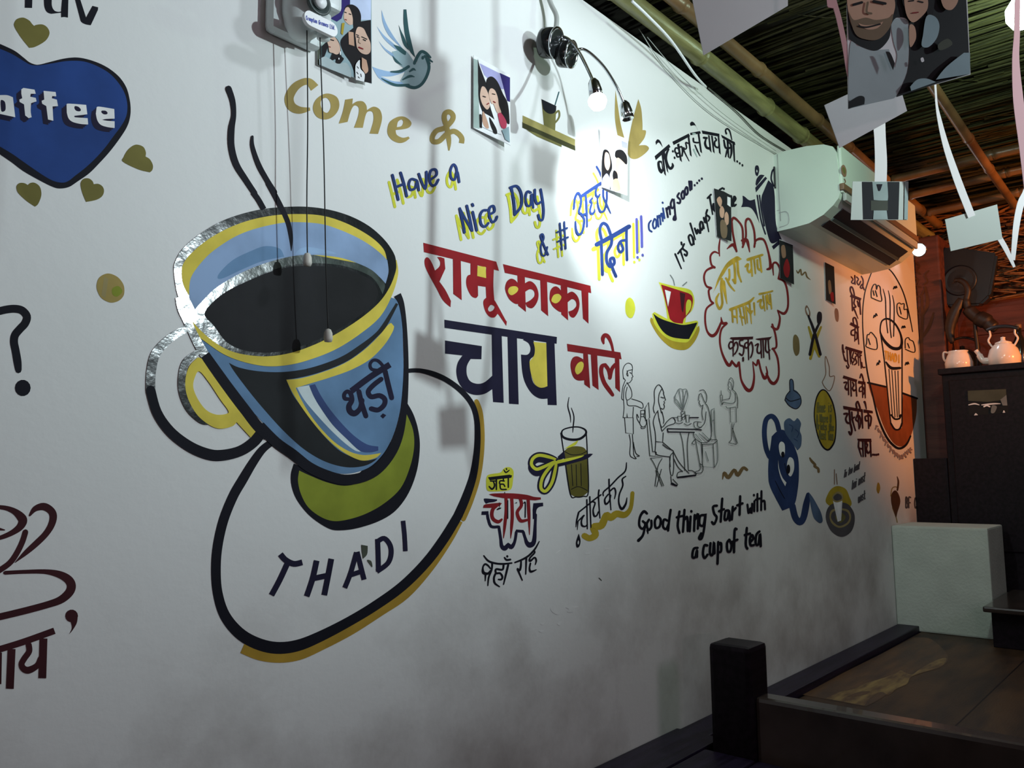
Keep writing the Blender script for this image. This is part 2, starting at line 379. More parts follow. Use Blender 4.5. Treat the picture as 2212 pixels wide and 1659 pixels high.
# --- the big cup on its saucer
b = Brush(880, 700)
b.s('goldsh', 40, "590,660 625,760 640,950 630,1150 600,1330 540,1520 478,1665")
b.t(440, 1040).s('goldsh', 84, "2172,330 2080,500 1920,735 1720,960 1500,1110 1250,1270 1000,1400 820,1480 650,1505 480,1485 330,1425", cap=False)
b.t(880, 700).s('ink', 46, "-10,400,.8 100,396,.8 220,425 340,480 460,570 550,680,1 590,800,1 600,950,1.1 590,1120,1.2 560,1300,1.4 500,1480,1.6 430,1640,1.7")
b.t(440, 1040).s('ink', 82, "2168,297,.95 2050,490 1900,690 1700,890 1480,1050 1250,1190 1000,1320,1.1 800,1400,1.2 620,1420,1.25 450,1380,1.25 300,1290,1.2 180,1140,1.1 120,950 105,750 120,550 170,330 250,130 330,-10 420,-160,.9 500,-270,.8 575,-330,.7")
b.s('navy', 50, "655,620 700,670 770,703 842,690", cap=False).s('navy', 48, "715,700 650,840 580,970", "965,675 930,830 880,980", "1090,660 1060,820 1030,970", "925,830 1060,802", cap=False)
b.s('navy', 42, "1305,605 1255,780 1205,908", "1310,600 1340,720 1370,838", "1235,805 1345,768", "1485,490 1490,640 1493,770", "1480,515 1540,485 1590,540 1600,620 1570,700 1480,768", cap=False).s('navy', 38, "1702,335 1715,460 1722,595", cap=False)
b.f('smudge', "1345,540! 1400,550! 1395,620 1360,660! 1350,600").f('smudge', "1395,670 1430,680 1440,730 1420,710")
saucer = b.done('painted_saucer', None, 'painted black saucer ring lettered THADI with ochre edge')
cup = b = Brush(440, 700, base=3)
b.f('ink', "770,1190! 745,1280 750,1380 790,1490 870,1600 960,1680 1080,1750 1180,1760 1320,1740 1500,1680 1640,1590 1750,1440 1820,1250 1845,1050 1830,900 1790,770 1735,670! 1600,1000! 1300,1300! 900,1250!")
b.f('olive', "815,1250! 805,1340 830,1450 890,1560 990,1640 1100,1680 1220,1670 1380,1620 1540,1530 1680,1400 1760,1220 1795,1050 1785,900 1730,765! 1700,900 1660,1010 1590,1140 1480,1270 1340,1350 1200,1380 1050,1350 900,1290")
b.f('midblue', "20,205 100,330 230,520 340,660 440,770 560,900 700,1030 830,1130 960,1215 1080,1260 1200,1278 1320,1260 1430,1210 1530,1110 1600,990 1650,850 1690,650 1705,400 1700,150 1695,-40 1690,-200! 1000,-400! 490,-300! -100,0!")
b.f('charcoal', "215,330! 300,370 450,400 650,410 860,385 1050,330 1200,265 1330,180 1450,90 1520,10 1640,-180! 1660,-170! 1560,20 1480,110 1350,230 1200,330 1000,410 830,455 705,475! 760,600 830,700 930,840 1050,980 1160,1080 1280,1140 1380,1165 1480,1145 1510,1120! 1440,1180 1350,1215 1220,1222 1080,1190 950,1130 820,1040 680,910 560,780 440,640 330,500 250,390")
b.f('pale', "795,540! 900,522! 930,590 970,670 1050,780 1150,900 1270,1020 1340,1090! 1290,1078 1200,1012 1080,900 960,770 860,650")
b.f('deepblue', "900,525! 950,512! 1000,610 1080,730 1180,850 1280,950 1390,1025 1490,1045! 1490,1080! 1420,1095 1330,1080 1220,980 1100,860 1000,720 940,620")
b.f('yellow', "705,475! 830,462 1000,415 1200,335 1370,220 1500,95 1570,10 1600,-10! 1625,20! 1610,70 1540,180 1420,300 1260,390 1080,455 900,510 785,545! 830,640 900,760 1000,890 1120,1010 1240,1085 1340,1115 1420,1115 1515,1100! 1470,1140 1380,1165 1300,1150 1180,1085 1060,985 940,850 830,700 755,580")
b.s('navy', 52, "1260,572 1420,452 1590,345", cap=False)
b.s('navy', 42, "1240,640,.7 1205,635,.8 1200,600,.8 1225,575,.8 1255,595,.9 1265,650 1240,700,1.1 1250,745,1.2 1290,762,1.2 1335,720 1352,650", "1325,575 1350,680 1385,785", "1515,470 1450,520 1405,575 1430,620 1500,610 1545,640 1540,690 1490,732 1430,722", "1548,400 1572,500 1605,630")
b.s('navy', 27, "1490,395 1435,385 1420,345 1445,310 1485,312 1525,350 1560,410").f('navy', "1530,762! 1558,778! 1532,806! 1508,785!")
b.t(300, 400)
b.f('yellow', "440,1150! 500,1280 560,1330 720,1440 900,1510 1100,1545 1300,1530 1500,1475 1700,1390 1900,1260 2060,1120 2160,940 2212,760 2200,640! 2100,600! 600,700!")
b.f('glossblack', "300,740 308,660 360,560 450,470 560,390 700,310 860,250 1050,205 1250,185 1450,185 1650,215 1830,275 1980,360 2100,470 2175,580 2195,660 2190,740 2140,870 2050,1000 1900,1130 1700,1260 1500,1360 1300,1430 1100,1460 900,1445 750,1400 620,1320 500,1210 400,1080 330,930")
b.f('coffee', "640,1200 560,1100 640,990 760,900 900,830 1050,765 1200,715 1350,690 1500,690 1700,700 1850,745 1980,810 2040,900 2020,980 1900,1100 1700,1230 1500,1330 1300,1400 1100,1430 900,1410 750,1340")
b.f('ringgray', "480,1070! 540,990 640,890 760,810 900,735 1050,675 1200,630 1350,600 1500,595 1700,615 1850,660 1980,720 2060,790 2100,850 2080,930! 2040,850 1980,780 1850,720 1700,680 1500,665 1350,675 1200,705 1050,755 900,820 760,890 640,980 570,1060 525,1110!")
b.f('yellow', "365,760 375,680 430,600 540,500 660,420 800,350 960,295 1150,258 1350,246 1550,258 1720,305 1880,380 2010,465 2090,550 2115,630! 2060,700! 1300,560! 700,740! 425,940! 380,850")
b.f('lightblue', "430,960! 430,880 445,790 500,700 600,590 720,500 850,425 1000,370 1200,325 1350,315 1550,330 1700,375 1850,440 1970,510 2060,580 2120,640! 2130,740 2105,840! 2060,790 1980,720 1850,660 1700,615 1500,595 1350,600 1200,630 1050,675 900,735 760,810 640,890 540,990 480,1060!")
b.f('midblue', "1240,610! 1200,540 1080,520 960,560 800,640 680,760 700,800 880,720 1050,650").f('paleblue', "1330,590! 1380,540 1470,530 1620,560 1690,585! 1500,585")
cupo = b.done('painted_cup', wall, 'huge painted blue and yellow cup of black tea with Hindi word')
saucer.parent = cupo
b = Brush(0, 640, base=16)
b.s('glossblack', 80, "1590,275,.75 1450,360,.9 1330,490 1290,650 1285,800")
b.s('ink', 82, "1285,800 1340,990 1450,1150,1.05 1600,1270,1.1 1750,1340,1.15 1880,1358,1.15 2050,1320,1.1 2180,1230,1.1 2240,1130,1.1")
b.s('glossblack', 64, "1685,478,.7 1590,560 1555,680 1560,820 1620,960 1720,1060,.8 1790,1090,.2")
b.f('yellow', "1690,520! 1620,590 1585,690 1585,800 1620,910 1690,1020 1790,1100 1880,1130 1980,1110 2020,1075! 2140,1205! 2185,1150! 2050,990 1900,790 1780,620 1720,530!", "1700,640 1660,700 1650,780 1690,880 1760,970 1850,1010 1940,1000 1945,970 1880,880 1780,730")
b.done('painted_handle', cupo, 'painted black and yellow cup handle')
b = Brush(0, 640, base=20)
b.s('glossblack', 70, "1515,10,.5 1545,110,.8 1590,190 1640,300 1700,420,1.1 1760,520,1.1", cap=False)
b.s('ink', 82, "1750,500 1800,570 1950,780,1.05 2100,980,1.1 2200,1110,1.1 2290,1190,1.1", cap=False)
b.t(440, 700).s('ink', 88, "480,870 620,1010 760,1110 900,1220 1050,1290 1200,1328 1350,1308 1480,1240 1590,1110 1660,960,.9 1705,760,.65 1726,500,.5 1728,250,.42 1715,0,.4 1690,-170,.5 1655,-250,.7", cap=False)
b.done('painted_outline', cupo, 'thick black painted outline of the cup')
b = Brush(480, 0, base=20)
b.s('ink', 54, "55,755,.95 90,860,.85 100,980,.75 80,1100,1 80,1250,1 120,1400 200,1530,.9 280,1650,.85").t(300, 400).s('ink', 44, "975,60 1020,120 1068,205", cap=False)
b.t(480, 0).s('ink', 42, "258,1165,.5 260,1250,.8 310,1400 380,1530 450,1640").t(300, 400).s('ink', 44, "1105,-20 1170,100 1230,220 1275,330 1297,450,.8 1300,560,.15")
b.done('painted_steam', cupo, 'two black painted curls of steam')

# --- come and sit words, bird, shelf, leaf
b = Brush(480, 0)
b.s('gold2', 74, "790,750,1.05 745,700,.85 690,700,.8 620,745,.95 572,830,1.05 590,905,1.05 660,940,.85 750,930,.35", cap=False)
b.f('gold2', "775,910 800,850 860,805 920,800 980,830 1000,890 985,950 940,1000 880,1020 820,1005 785,965", "840,895 850,850 890,835 920,870 925,920 900,960 865,950")
b.f('gold2', "1050,850! 1115,840! 1110,890! 1150,865 1200,865 1230,900 1235,940! 1290,910 1340,930 1362,980 1360,1040 1330,1143! 1258,1140! 1290,1030 1285,960 1250,950 1225,980 1200,1090! 1125,1090! 1160,990 1165,920 1130,900 1100,940 1070,1040! 995,1055! 1030,950")
b.f('gold2', "1410,1100 1430,1040 1490,1000 1550,995 1600,1025 1615,1060 1580,1095 1480,1110! 1490,1150 1540,1175 1590,1165! 1600,1180! 1560,1210 1510,1220 1450,1195 1415,1150", "1490,1085! 1500,1040 1530,1020 1545,1040 1530,1075")
b.s('gold2', 44, "1935,1285,.25 1935,1200,.9 1915,1080 1895,1010 1905,965 1940,955 1970,985 1960,1030 1900,1090 1830,1115 1795,1165 1800,1205 1850,1205 1910,1150 1970,1120 2015,1140 2045,1180 2042,1222", cap=False)
b.done('painted_lettering', wall, 'gold painted word Come and ampersand')
b = Brush(480, 0)
for q in ("1360,85! 1400,200 1470,320 1560,440! 1520,400 1420,300 1370,190", "1320,225! 1380,300 1460,370 1540,440! 1480,420 1380,330", "1335,350! 1400,420 1500,480 1570,540! 1480,500 1390,430"): b.f('paleblue', q)
b.f('paleblue', "1280,568! 1340,590 1440,610 1540,590 1580,560! 1560,610 1450,650 1350,650! 1450,690 1540,700 1600,720! 1500,740 1400,710 1330,660! 1300,610")
b.f('paleteal', "1450,440! 1560,430 1640,530! 1660,540! 1680,470 1710,450 1740,470 1765,540 1755,620 1720,700 1660,745 1580,735 1520,690! 1560,600 1500,540")
b.f('teal', "1548,80! 1572,80! 1592,250 1620,380 1648,490! 1600,430 1565,320 1548,200").f('teal', "1505,210! 1530,270 1560,330 1595,430! 1545,370").f('teal', "1460,380! 1520,400 1570,440! 1560,470 1500,430").f('teal', "1450,470! 1500,520 1540,560! 1480,530")
b.s('teal', 26, "1640,540 1668,480 1700,440 1740,455 1778,490,.6", "1745,500 1765,570 1745,650 1700,720 1640,748 1570,728", "1730,480 1795,528,.4", "1745,500 1775,542,.4", "1440,612,.5 1520,608 1590,568").s('teal', 22, "1590,725 1500,728 1440,712 1360,670,.3", "1600,610,.6 1630,590 1650,600,.3", "1540,680,.5 1600,650 1640,655,.3")
b.c('teal', 1712, 492, 12, 16)
b.done('painted_bird', wall, 'blue green painted swallow with spread wings')
b = Brush(960, 0)
b.f('darkolive', "665,1040! 1115,1240! 1118,1287! 665,1090!").f('olive3', "668,985! 1115,1190! 1115,1245! 668,1046!").f('olivedk', "700,1108! 780,1135! 1000,1235! 1000,1255! 790,1165!")
b.f('olivedk', "828,845! 955,905! 945,1115! 850,1068!").f('ink', "828,845! 955,905! 952,940! 935,965 900,972 865,955 842,930!").s('olivedk', 15, "950,965 975,945 982,985 968,1020 942,1050").s('teal', 9, "978,785 945,895")
b.done('painted_shelf_with_cup', wall, 'olive painted shelf carrying a painted mug with a straw')
b = Brush(960, 0).f('gold2', "1460,770! 1480,900 1505,1060 1540,1195! 1480,1170! 1455,1000")
b.f('gold2', "1655,845! 1680,930 1690,1050 1690,1110! 1720,1118 1705,1180 1660,1240! 1720,1240 1745,1270 1700,1320 1640,1355 1590,1350 1562,1310! 1575,1180 1610,1010").done('painted_leaf', wall, 'gold painted leaf beside the lamp')

# --- have a nice day & achhe din
b = Brush(800, 340)
DAY = [(25, ["190,150 215,250 240,360", "260,130 290,230 312,330", "215,255 290,225"]),
 (23, ["395,195 350,185 330,230 345,275 385,260 400,200 415,280", "415,140 440,210 470,268 480,190 480,122", "512,190 565,150 560,105 520,110 505,170 520,230 555,235 582,190"]),
 (22, ["742,150 735,90 710,60 685,110 690,170 720,190 742,120 760,210"]),
 (24, ["765,435 785,540 805,640", "765,440 820,540 870,625", "825,412 850,520 870,625", "875,465 895,550 910,622", "872,398 878,412"]),
 (23, ["995,450 960,455 938,500 948,570 980,590 1008,560", "1020,485 1060,460 1052,415 1020,430 1015,490 1040,550 1070,535 1082,505"]),
 (25, ["1205,262 1225,370 1235,488", "1195,258 1250,245 1285,295 1295,370 1280,430 1235,485"]),
 (22, ["1370,300 1340,292 1325,350 1340,410 1370,400 1378,310 1390,428", "1405,275 1408,350 1425,395 1455,380", "1455,272 1472,370 1480,460 1470,530 1447,530 1435,490"]),
 (18, ["1518,830 1475,730 1455,670 1470,655 1480,690 1455,760 1465,830 1492,832 1510,765"]),
 (17, ["1618,562 1635,788", "1655,550 1668,778", "1592,640 1680,602", "1598,720 1688,680"])]
ACH = [(30, ["140,850,.8 150,720 175,640 210,612 245,680 245,780 215,900 260,940 296,1034 268,1195 216,1245 175,1177 162,1050,.7", "255,950 330,930", "318,650 330,800 340,1120,.8"]), (38, ["270,650 400,560 555,460"]),
 (24, ["420,690,.9 385,740,1.2 410,760 385,880,1 410,930,1.2 450,900 455,850,.4", "485,210 520,270 560,360"]), (26, ["495,520,.8 470,590 480,650 510,670,1.1 535,630,.6", "495,690,.7 505,800 540,890,1.1 590,890 620,820 640,700 640,600", "585,570 590,680 640,790 700,920,.5"])]
b.sh = (-30, 62)
for w_, l in DAY: b.s('lime', w_, *l)
b.t(1220, 330, 7.05); b.sh = (-50, 100)
for w_, l in ACH: b.s('lime', w_, *l)
b.t(800, 340); b.sh = (0, 0)
for w_, l in DAY: b.s('wordblue', w_ * .92, *l)
b.t(1220, 330, 7.05)
for w_, l in ACH: b.s('wordblue', w_, *l)
b.done('painted_lettering', wall, 'blue painted words Have a Nice Day with yellow shadow')
b = Brush(1280, 260)
DIN = [(38, ["35,1060 180,982 312,905"]), (26, ["75,1010 62,930 85,880 120,892 145,945 165,1010", "75,1060 80,1190 85,1315", "165,1000 158,1060 122,1130 122,1205 150,1248 185,1220 178,1175 150,1190 170,1260 200,1330"]),
 (23, ["290,920 290,1050 294,1190", "285,1022 240,1032 217,1080 235,1125 260,1100 245,1052"])]
BANG = [(20, ["376,842 380,1000 382,1128", "415,818 420,960 422,1078", "384,1166 385,1172", "427,1146 428,1152"])]
b.sh = (-28, 40)
for w_, l in DIN + BANG: b.s('lime', w_, *l)
b.sh = (0, 0)
for w_, l in DIN: b.s('wordblue', w_, *l)
for w_, l in BANG: b.s('violet', w_, *l)
b.done('painted_lettering', wall, 'blue painted Hindi word with two exclamation marks and yellow shadow')

# --- ramu kaka chai wale
b = Brush(800, 340)
for q in ("452,728! 1075,890! 1098,968! 800,890! 458,808!", "600,850! 632,862! 640,950! 590,1060! 640,1130 688,1225! 684,1278! 620,1220 560,1110 480,960 462,890 475,855 500,860 530,910 552,965! 590,930 595,890 570,850!", "705,865! 772,880! 780,1218! 708,1165!",
          "855,895! 915,905! 915,1010! 985,1025! 990,925! 1055,940! 1050,1100 1060,1235! 990,1205! 985,1105! 918,1095! 920,1180! 900,1200 860,1180 825,1110 818,1050 830,1010 855,1000!"): b.f('red', q)
b.f('red', "1000,1190! 1050,1210 1085,1260 1150,1380 1165,1400! 1160,1438! 1100,1350 1085,1335! 1060,1365 1020,1360 985,1320 965,1255 970,1215", "1005,1290 1030,1258 1060,1275 1045,1305 1015,1315")
b.f('red', "1132,910! 1878,1095! 1885,1158! 1500,1060! 1148,985!")
for q in ("1255,1000! 1318,1010! 1328,1318! 1262,1265!", "1450,1040! 1508,1060! 1518,1355! 1458,1305!", "1625,1080! 1680,1095! 1688,1390! 1630,1340!", "1800,1115! 1860,1135! 1862,1418! 1815,1375!",
          "1150,1110 1165,1060 1200,1035 1240,1050 1275,1100! 1285,1245! 1240,1250 1190,1215 1160,1160", "1305,1085! 1360,1055 1410,1090 1435,1160 1425,1230 1385,1285 1340,1275 1325,1240! 1370,1215 1400,1180 1395,1140 1360,1125 1310,1155!",
          "1530,1190 1540,1130 1575,1100 1610,1115 1640,1160! 1645,1320! 1610,1315 1560,1275 1535,1230", "1670,1170! 1720,1145 1765,1180 1785,1240 1775,1310 1740,1365 1705,1355 1690,1315! 1730,1300 1758,1265 1750,1225 1720,1210 1680,1240!"): b.f('red', q)
b.f('yellow', "915,925! 985,935! 988,1030! 912,1012!").f('yellow', "1175,1135 1195,1105 1240,1100 1262,1120 1250,1150 1210,1175 1185,1165").f('yellow', "1545,1215 1565,1175 1605,1165 1630,1190 1615,1225 1585,1245 1555,1235")
b.done('painted_lettering', wall, 'red painted Hindi words with yellow filled gaps')
b = Brush(800, 340).f('navy', "632,1385! 1592,1532! 1590,1590! 1300,1550! 634,1455!").t(880, 700)
b.f('navy', "322,140! 635,188! 632,300! 540,298! 515,340 505,380 510,440 540,490 600,510 660,495 725,440! 720,80! 805,95! 822,672! 732,665! 725,555! 660,595 580,605 500,575 440,500 418,410 430,330 470,268! 322,252!")
b.f('navy', "855,110! 935,120! 950,685! 868,680!").f('navy', "1185,140! 1255,150! 1275,692! 1198,690!")
b.f('navy', "1010,120! 1075,140 1088,210 1080,270 1045,310 1050,400 1075,500 1130,540 1200,525! 1205,635! 1130,635 1060,590 1005,500 980,400 970,260! 1020,262 1045,240 1050,200 1030,160 985,135!")
b.f('yellow', "1075,152! 1185,162! 1195,530! 1160,542 1120,538 1080,500 1050,400 1042,320! 1080,270 1088,210")
b.done('painted_lettering', wall, 'large navy painted Hindi word with yellow gap')
b = Brush(880, 700)
b.f('red2', "1362,168! 1818,242! 1828,300! 1700,280! 1368,232!").f('red2', "1500,235! 1540,245! 1560,550! 1510,515!").f('red2', "1565,255! 1620,262! 1632,562! 1580,525!").f('red2', "1770,260! 1808,268! 1815,582! 1775,545!")
b.f('red2', "1392,350 1410,290 1450,275 1500,300! 1512,480! 1450,480 1410,440").s('red2', 36, "1690,345,.7 1660,362 1655,420 1680,500 1720,560 1752,605,.8").s('red2', 32, "1690,352 1718,395 1728,465,.7", "1728,460 1745,385 1775,345").s('red2', 34, "1675,165,.5 1668,125 1685,95 1715,110,1 1742,170,.7 1757,240,.6")
b.f('yellow', "1430,390 1450,340 1485,320 1505,345 1490,400 1450,430")
b.done('painted_lettering', wall, 'dark red painted Hindi word after the navy one')

# --- note line, coming soon, always tea time, black teapot
b = Brush().t(1400, 250, 5.522)
for q in ("78,482! 248,338! 268,372! 92,530!", "88,310! 110,282 135,290 155,320 175,378! 140,330 120,320 95,350!", "160,465! 182,445! 215,720! 190,690!", "175,440! 200,425! 243,685! 225,660!", "290,310! 485,212! 500,245! 305,350!", "345,340! 372,330! 405,555! 380,530!", "470,240! 492,235! 522,490! 500,470!",
          "500,205! 620,182! 630,212! 508,232!", "500,95 520,70 550,85 575,130 598,190! 580,140 555,115 510,122!", "590,210! 612,205! 645,450! 622,430!", "640,175! 850,215! 852,250! 650,215!", "715,230! 735,235! 758,440! 735,415!", "750,235! 772,240! 795,450! 775,430!", "830,245! 850,250! 868,465! 845,440!",
          "870,225! 1035,315! 1042,352! 885,265!", "935,275! 960,290! 970,510! 950,490!", "1005,310! 1030,325! 1040,560! 1022,540!"): b.f('ink', q)
b.f('ink', "110,560 130,535 165,540! 185,660! 160,690 130,665 115,620", "140,560 160,575 165,640 145,610")
b.s('ink', 23, "245,400,.8 222,450 215,520 240,600 270,630,1.2 295,600,1.1 290,570,.6", "665,262 700,266", "690,280,.7 680,330 700,380 735,390,1.2").s('ink', 17, "294,418 297,430", "315,495 318,508", "360,390 330,385 320,420 340,450 375,440", "335,440 350,490 385,480", "370,380 400,370 412,420 405,480", "540,270 545,310 575,320 600,320", "800,260,.7 815,290 795,310 800,360 835,380 850,350", "1063,540 1065,550", "1093,563 1095,573", "1125,585 1127,597")
b.s('ink', 20, "905,290,.8 920,370 945,390 960,380", "925,490,.6 950,400 990,380", "965,320,.6 990,350 995,440 980,505,.6").s('ink', 14, "480,330 450,320 460,380 440,400 425,380 430,420 490,540,.5", "560,350,.8 590,420 620,480,.5", "935,215,1.2 925,175 945,155,1.2 975,185 1000,285,.7").s('sage', 16, "545,400 585,490,.5", "535,215 560,215")
b.done('painted_lettering', wall, 'black painted Hindi note line under the bamboo')
b = Brush().t(1380, 370, 4.138)
b.s('wordblue', 14, "110,440,.8 90,470 92,520 115,540", "140,425 125,470 135,510 155,495 155,440 140,425", "165,400 175,495", "170,420 185,395 195,475", "190,410 205,375 215,445", "215,330 230,420", "212,278 214,284")
b.s('navy', 15, "245,330 260,410", "250,350 270,315 280,385", "300,250 285,290 295,330 315,310 312,245 325,380 330,430 310,430 318,400", "360,195 345,225 370,255 365,285 345,280", "395,175 380,205 388,245 405,235 405,190 395,175", "425,140 412,170 420,210 437,195 435,150 425,140", "450,90 460,170", "455,110 470,90 472,160", "499,122 500,128", "521,102 523,107", "540,80 542,86", "563,63 565,69")
b.done('painted_lettering', wall, 'small blue painted words coming soon')
b = Brush().t(1380, 370, 4.138)
b.s('ink', 15, "325,740 380,870,.7", "350,735 385,690", "370,705 403,805,.7", "380,635 383,655", "405,650 393,690 430,722 425,755 408,742", "480,590 460,568 445,592 470,660,.9 490,630 478,588 492,652", "460,465 505,610,.7", "500,510 520,560 525,520 550,555 545,470", "572,460 552,452 548,500 563,525 573,490 568,455 582,510", "580,415 595,460 600,400", "600,415 625,540,.6", "612,345 603,385 632,412 622,445,.7", "615,240 645,208", "632,222 660,385,.7", "670,340 682,312 668,290 665,335 690,362", "748,150 722,165", "760,155 761,160", "825,220 836,312", "852,270 866,245 852,225 846,270 850,310 868,298")
b.done('painted_lettering', wall, "slanting black painted words It's always tea time")
b = Brush(1280, 260)
b.f('navy', "1385,410 1395,385 1415,390 1422,430 1408,475 1390,460", "1400,420 1408,432 1404,445 1398,438")
b.f('navy', "1390,545! 1400,500 1430,465 1468,468! 1400,560!").f('navy', "1388,575! 1475,480! 1490,495! 1395,615!").f('navy', "1445,640! 1500,510! 1540,560 1555,650 1565,880 1612,1010! 1530,1050 1490,960 1455,800 1440,700")
b.s('navy', 13, "1405,640 1420,740 1440,860 1475,970", "1425,640 1440,760 1465,900").f('navy', "1280,642! 1300,652 1340,682 1385,672! 1400,760 1425,880! 1385,790 1340,742 1268,740! 1282,700").s('navy', 14, "1545,560 1525,500 1532,440 1547,415").f('navy', "1530,1075! 1610,1005! 1615,1040! 1545,1102!")
b.done('painted_teapot', wall, 'black painted tall teapot beside the air conditioner')

# --- red cup, cloud of tea names
b = Brush(1300, 460)
b.f('mustard', "420,890! 500,960 620,1060 735,1050 800,990 830,960! 832,1010 790,1100 720,1165 620,1160 540,1110 470,1030 415,930")
b.f('lime', "485,590! 620,625 740,650 778,690 790,760 770,830 720,880! 712,935! 805,918! 822,935 800,1010 745,1090 700,1105 600,1090 520,1040 450,950 430,860! 450,845! 560,905! 545,800 520,680")
b.f('red', "505,610! 740,685! 770,710 777,760 755,840 700,905! 690,945! 620,935 580,905! 545,760").f('ink', "438,858! 500,900 600,935 700,955 808,935! 810,950 745,1075! 700,1075 600,1060 530,1020 480,950")
b.f('maroonink', "665,675! 712,690! 700,800 695,850! 680,820").f('white', "538,655! 590,672! 565,800!").f('lime', "718,785 735,740 762,755 758,815 718,878!").s('grayline', 8, "585,530 610,570 620,615", "690,620 725,590")
b.done('painted_cup', wall, 'small red painted cup on black saucer with yellow outline')
Brush(1300, 460).f('lime', "200,800 210,745 240,722 272,755 285,820 265,885 235,895 207,860").done('painted_dot', wall, 'yellow painted dot left of the red cup')
b = Brush(1300, 460)
b.s('darkred', 17, "1008,225,.6 1000,300 1005,368,.5", "1005,350,.5 960,332 927,370 935,440 962,465,1.3", "950,462,1.3 892,492 872,550 890,620 930,640,1.3", "935,640 912,665 925,740 950,770,1.2", "950,770 892,820 882,920 900,1010 940,1048,1.6 980,1020,1.5 1020,930")
b.s('darkred', 17, "1018,890,.4 1030,940,1.4 1068,940 1022,990 1007,1080 1022,1180 1060,1270,1.4 1090,1300,1.6 1110,1262", "1110,1265 1150,1308,1.3 1170,1272 1177,1330 1192,1430 1240,1508,1.7 1280,1498,1.5 1300,1400 1288,1280,.5", "1288,1270,.6 1320,1300 1335,1252 1360,1350 1390,1410,1.6 1412,1370 1402,1310,.5", "1405,1370 1440,1440,1.5 1478,1450,1.6 1510,1380 1500,1240 1460,1155")
b.s('darkred', 17, "1455,1160 1490,1140 1482,1040 1455,950", "1450,970 1498,990,1.3 1520,900 1500,835,.5", "1500,830,.6 1555,858,1.4 1588,800 1585,680 1560,590 1510,560", "1508,560 1520,480 1490,425 1460,440 1465,530,.5", "1412,480 1440,460,1.5 1425,350 1390,240 1350,220,1.3 1312,240 1302,290", "1308,262 1300,150 1270,65 1242,52,1.3 1227,90 1230,200 1202,292", "1195,235 1238,232,1.6 1262,332,.5", "1205,265 1200,130 1160,65 1122,42,1.3 1107,80", "1110,80 1120,180 1150,328", "1150,322 1120,270,1.6 1070,305,.5")
b.done('painted_cloud', wall, 'dark red painted scalloped cloud outline')
b = Brush().t(1520, 530, 6.345)
b.f('goldbright', "120,665! 150,600 190,470 260,330 330,230 420,165 470,150 525,188! 440,235 340,300 280,390 220,480 180,560")
b.s('goldbright', 28, "250,460 240,560 250,700 255,800 220,870,1.1 180,800 175,730 210,660,.6", "420,250 430,380 430,515,1.2", "465,230 475,380 515,500,.7").s('goldbright', 34, "270,500,1.2 290,640 320,800,.3", "605,195 700,165 805,130,.8", "365,880 500,830 620,780 688,715,.5").s('goldbright', 24, "350,330 355,420 340,480 305,450", "320,470 360,550 425,625,.6", "400,470 425,505", "572,290 610,255 600,330 630,370 650,330", "650,190 665,420,.8", "690,180 710,385,.7", "770,170 795,365,.8", "735,200 745,310 780,340")
b.s('goldbright', 23, "390,890 400,1050,.9", "450,880 462,1065,.6", "495,870 535,1095,.5", "545,850 575,1075,.6", "580,840 600,1060,.6", "630,800 655,1070,.5", "690,790 702,955,.6", "400,970 445,980", "500,970 545,990", "600,860 640,930 665,900", "765,665 850,650 945,625,.8", "742,770 790,745 775,810 800,860 830,820", "815,690 840,895,.6", "855,690 872,875,.6", "910,670 932,870,.7", "875,680 895,790 920,800")
b.t(1520, 660, 6.345)
b.f('maroonink', "355,452! 375,435! 680,425! 675,460! 420,470!").f('maroonink', "715,462! 730,452 900,432 940,420! 905,468! 760,472!")
b.s('maroonink', 18, "405,465 405,690,.8", "400,500 365,500 345,550 365,590 410,560 425,530", "410,540 450,500 470,560 455,620 425,665", "540,470 495,485 500,540 545,560 550,620 530,680 490,655", "610,465 618,740,.8", "605,500 570,520 565,560 590,580 625,540", "625,540 655,500 675,580 665,660 645,710", "710,545 750,525 735,590 740,640 770,650 788,620", "785,470 795,715,.8", "815,470 825,710,.8", "855,470 850,600 880,640 908,610", "885,460 905,735,.8").s('maroonink', 22, "542,715 542,755")
b.done('painted_lettering', wall, 'gold and dark red painted Hindi tea names inside the cloud')

# --- line drawing of guests
b = Brush(1300, 740)
b.s('line', 6.2, "185,310 180,240 195,195 225,175 255,190 262,225 245,235 225,240 212,270 225,285 215,240", "262,225 258,268 266,290 256,300 258,315 240,340", "185,300 202,322", "240,340 210,352", "200,325 180,380 170,470 182,490", "205,360 190,400 186,480 190,560 182,640", "215,340 250,400 255,462 215,490 205,440 217,380", "255,480 330,505 352,530 345,560 290,540 225,535 215,490", "240,255 252,262")
b.s('line', 6.2, "332,580 365,580 360,630 380,660 378,700 350,720 325,690 332,640 332,580", "335,610 365,608", "332,632 362,630", "325,690 302,650 300,610 315,640", "335,720 340,733 368,728 372,710", "182,640! 215,640! 215,600! 220,640! 265,640! 270,550!", "195,640 205,770! 270,780! 268,640", "235,785 245,850 240,950 260,980 295,990 275,960 270,900 262,785", "270,850 290,940 322,967 300,970")
b.s('line', 7.0, "450,600 440,560 450,500 448,420 465,375 490,360 515,390 530,430", "515,390 490,440 485,500 500,560 510,600", "525,430 545,490! 530,502! 538,515! 528,525! 535,545 525,567 505,560", "505,465 530,472", "480,580 455,620 440,680 455,760 460,840 455,930", "480,590 490,660 510,720 530,710", "515,590 530,660 525,690", "490,650 505,720 515,757! 560,712 620,690 625,660 602,640 560,670 530,712", "460,845 520,850! 525,770", "455,930 480,960 580,975", "520,850 590,910 612,930 582,975 585,1060", "520,870 560,900 600,915")
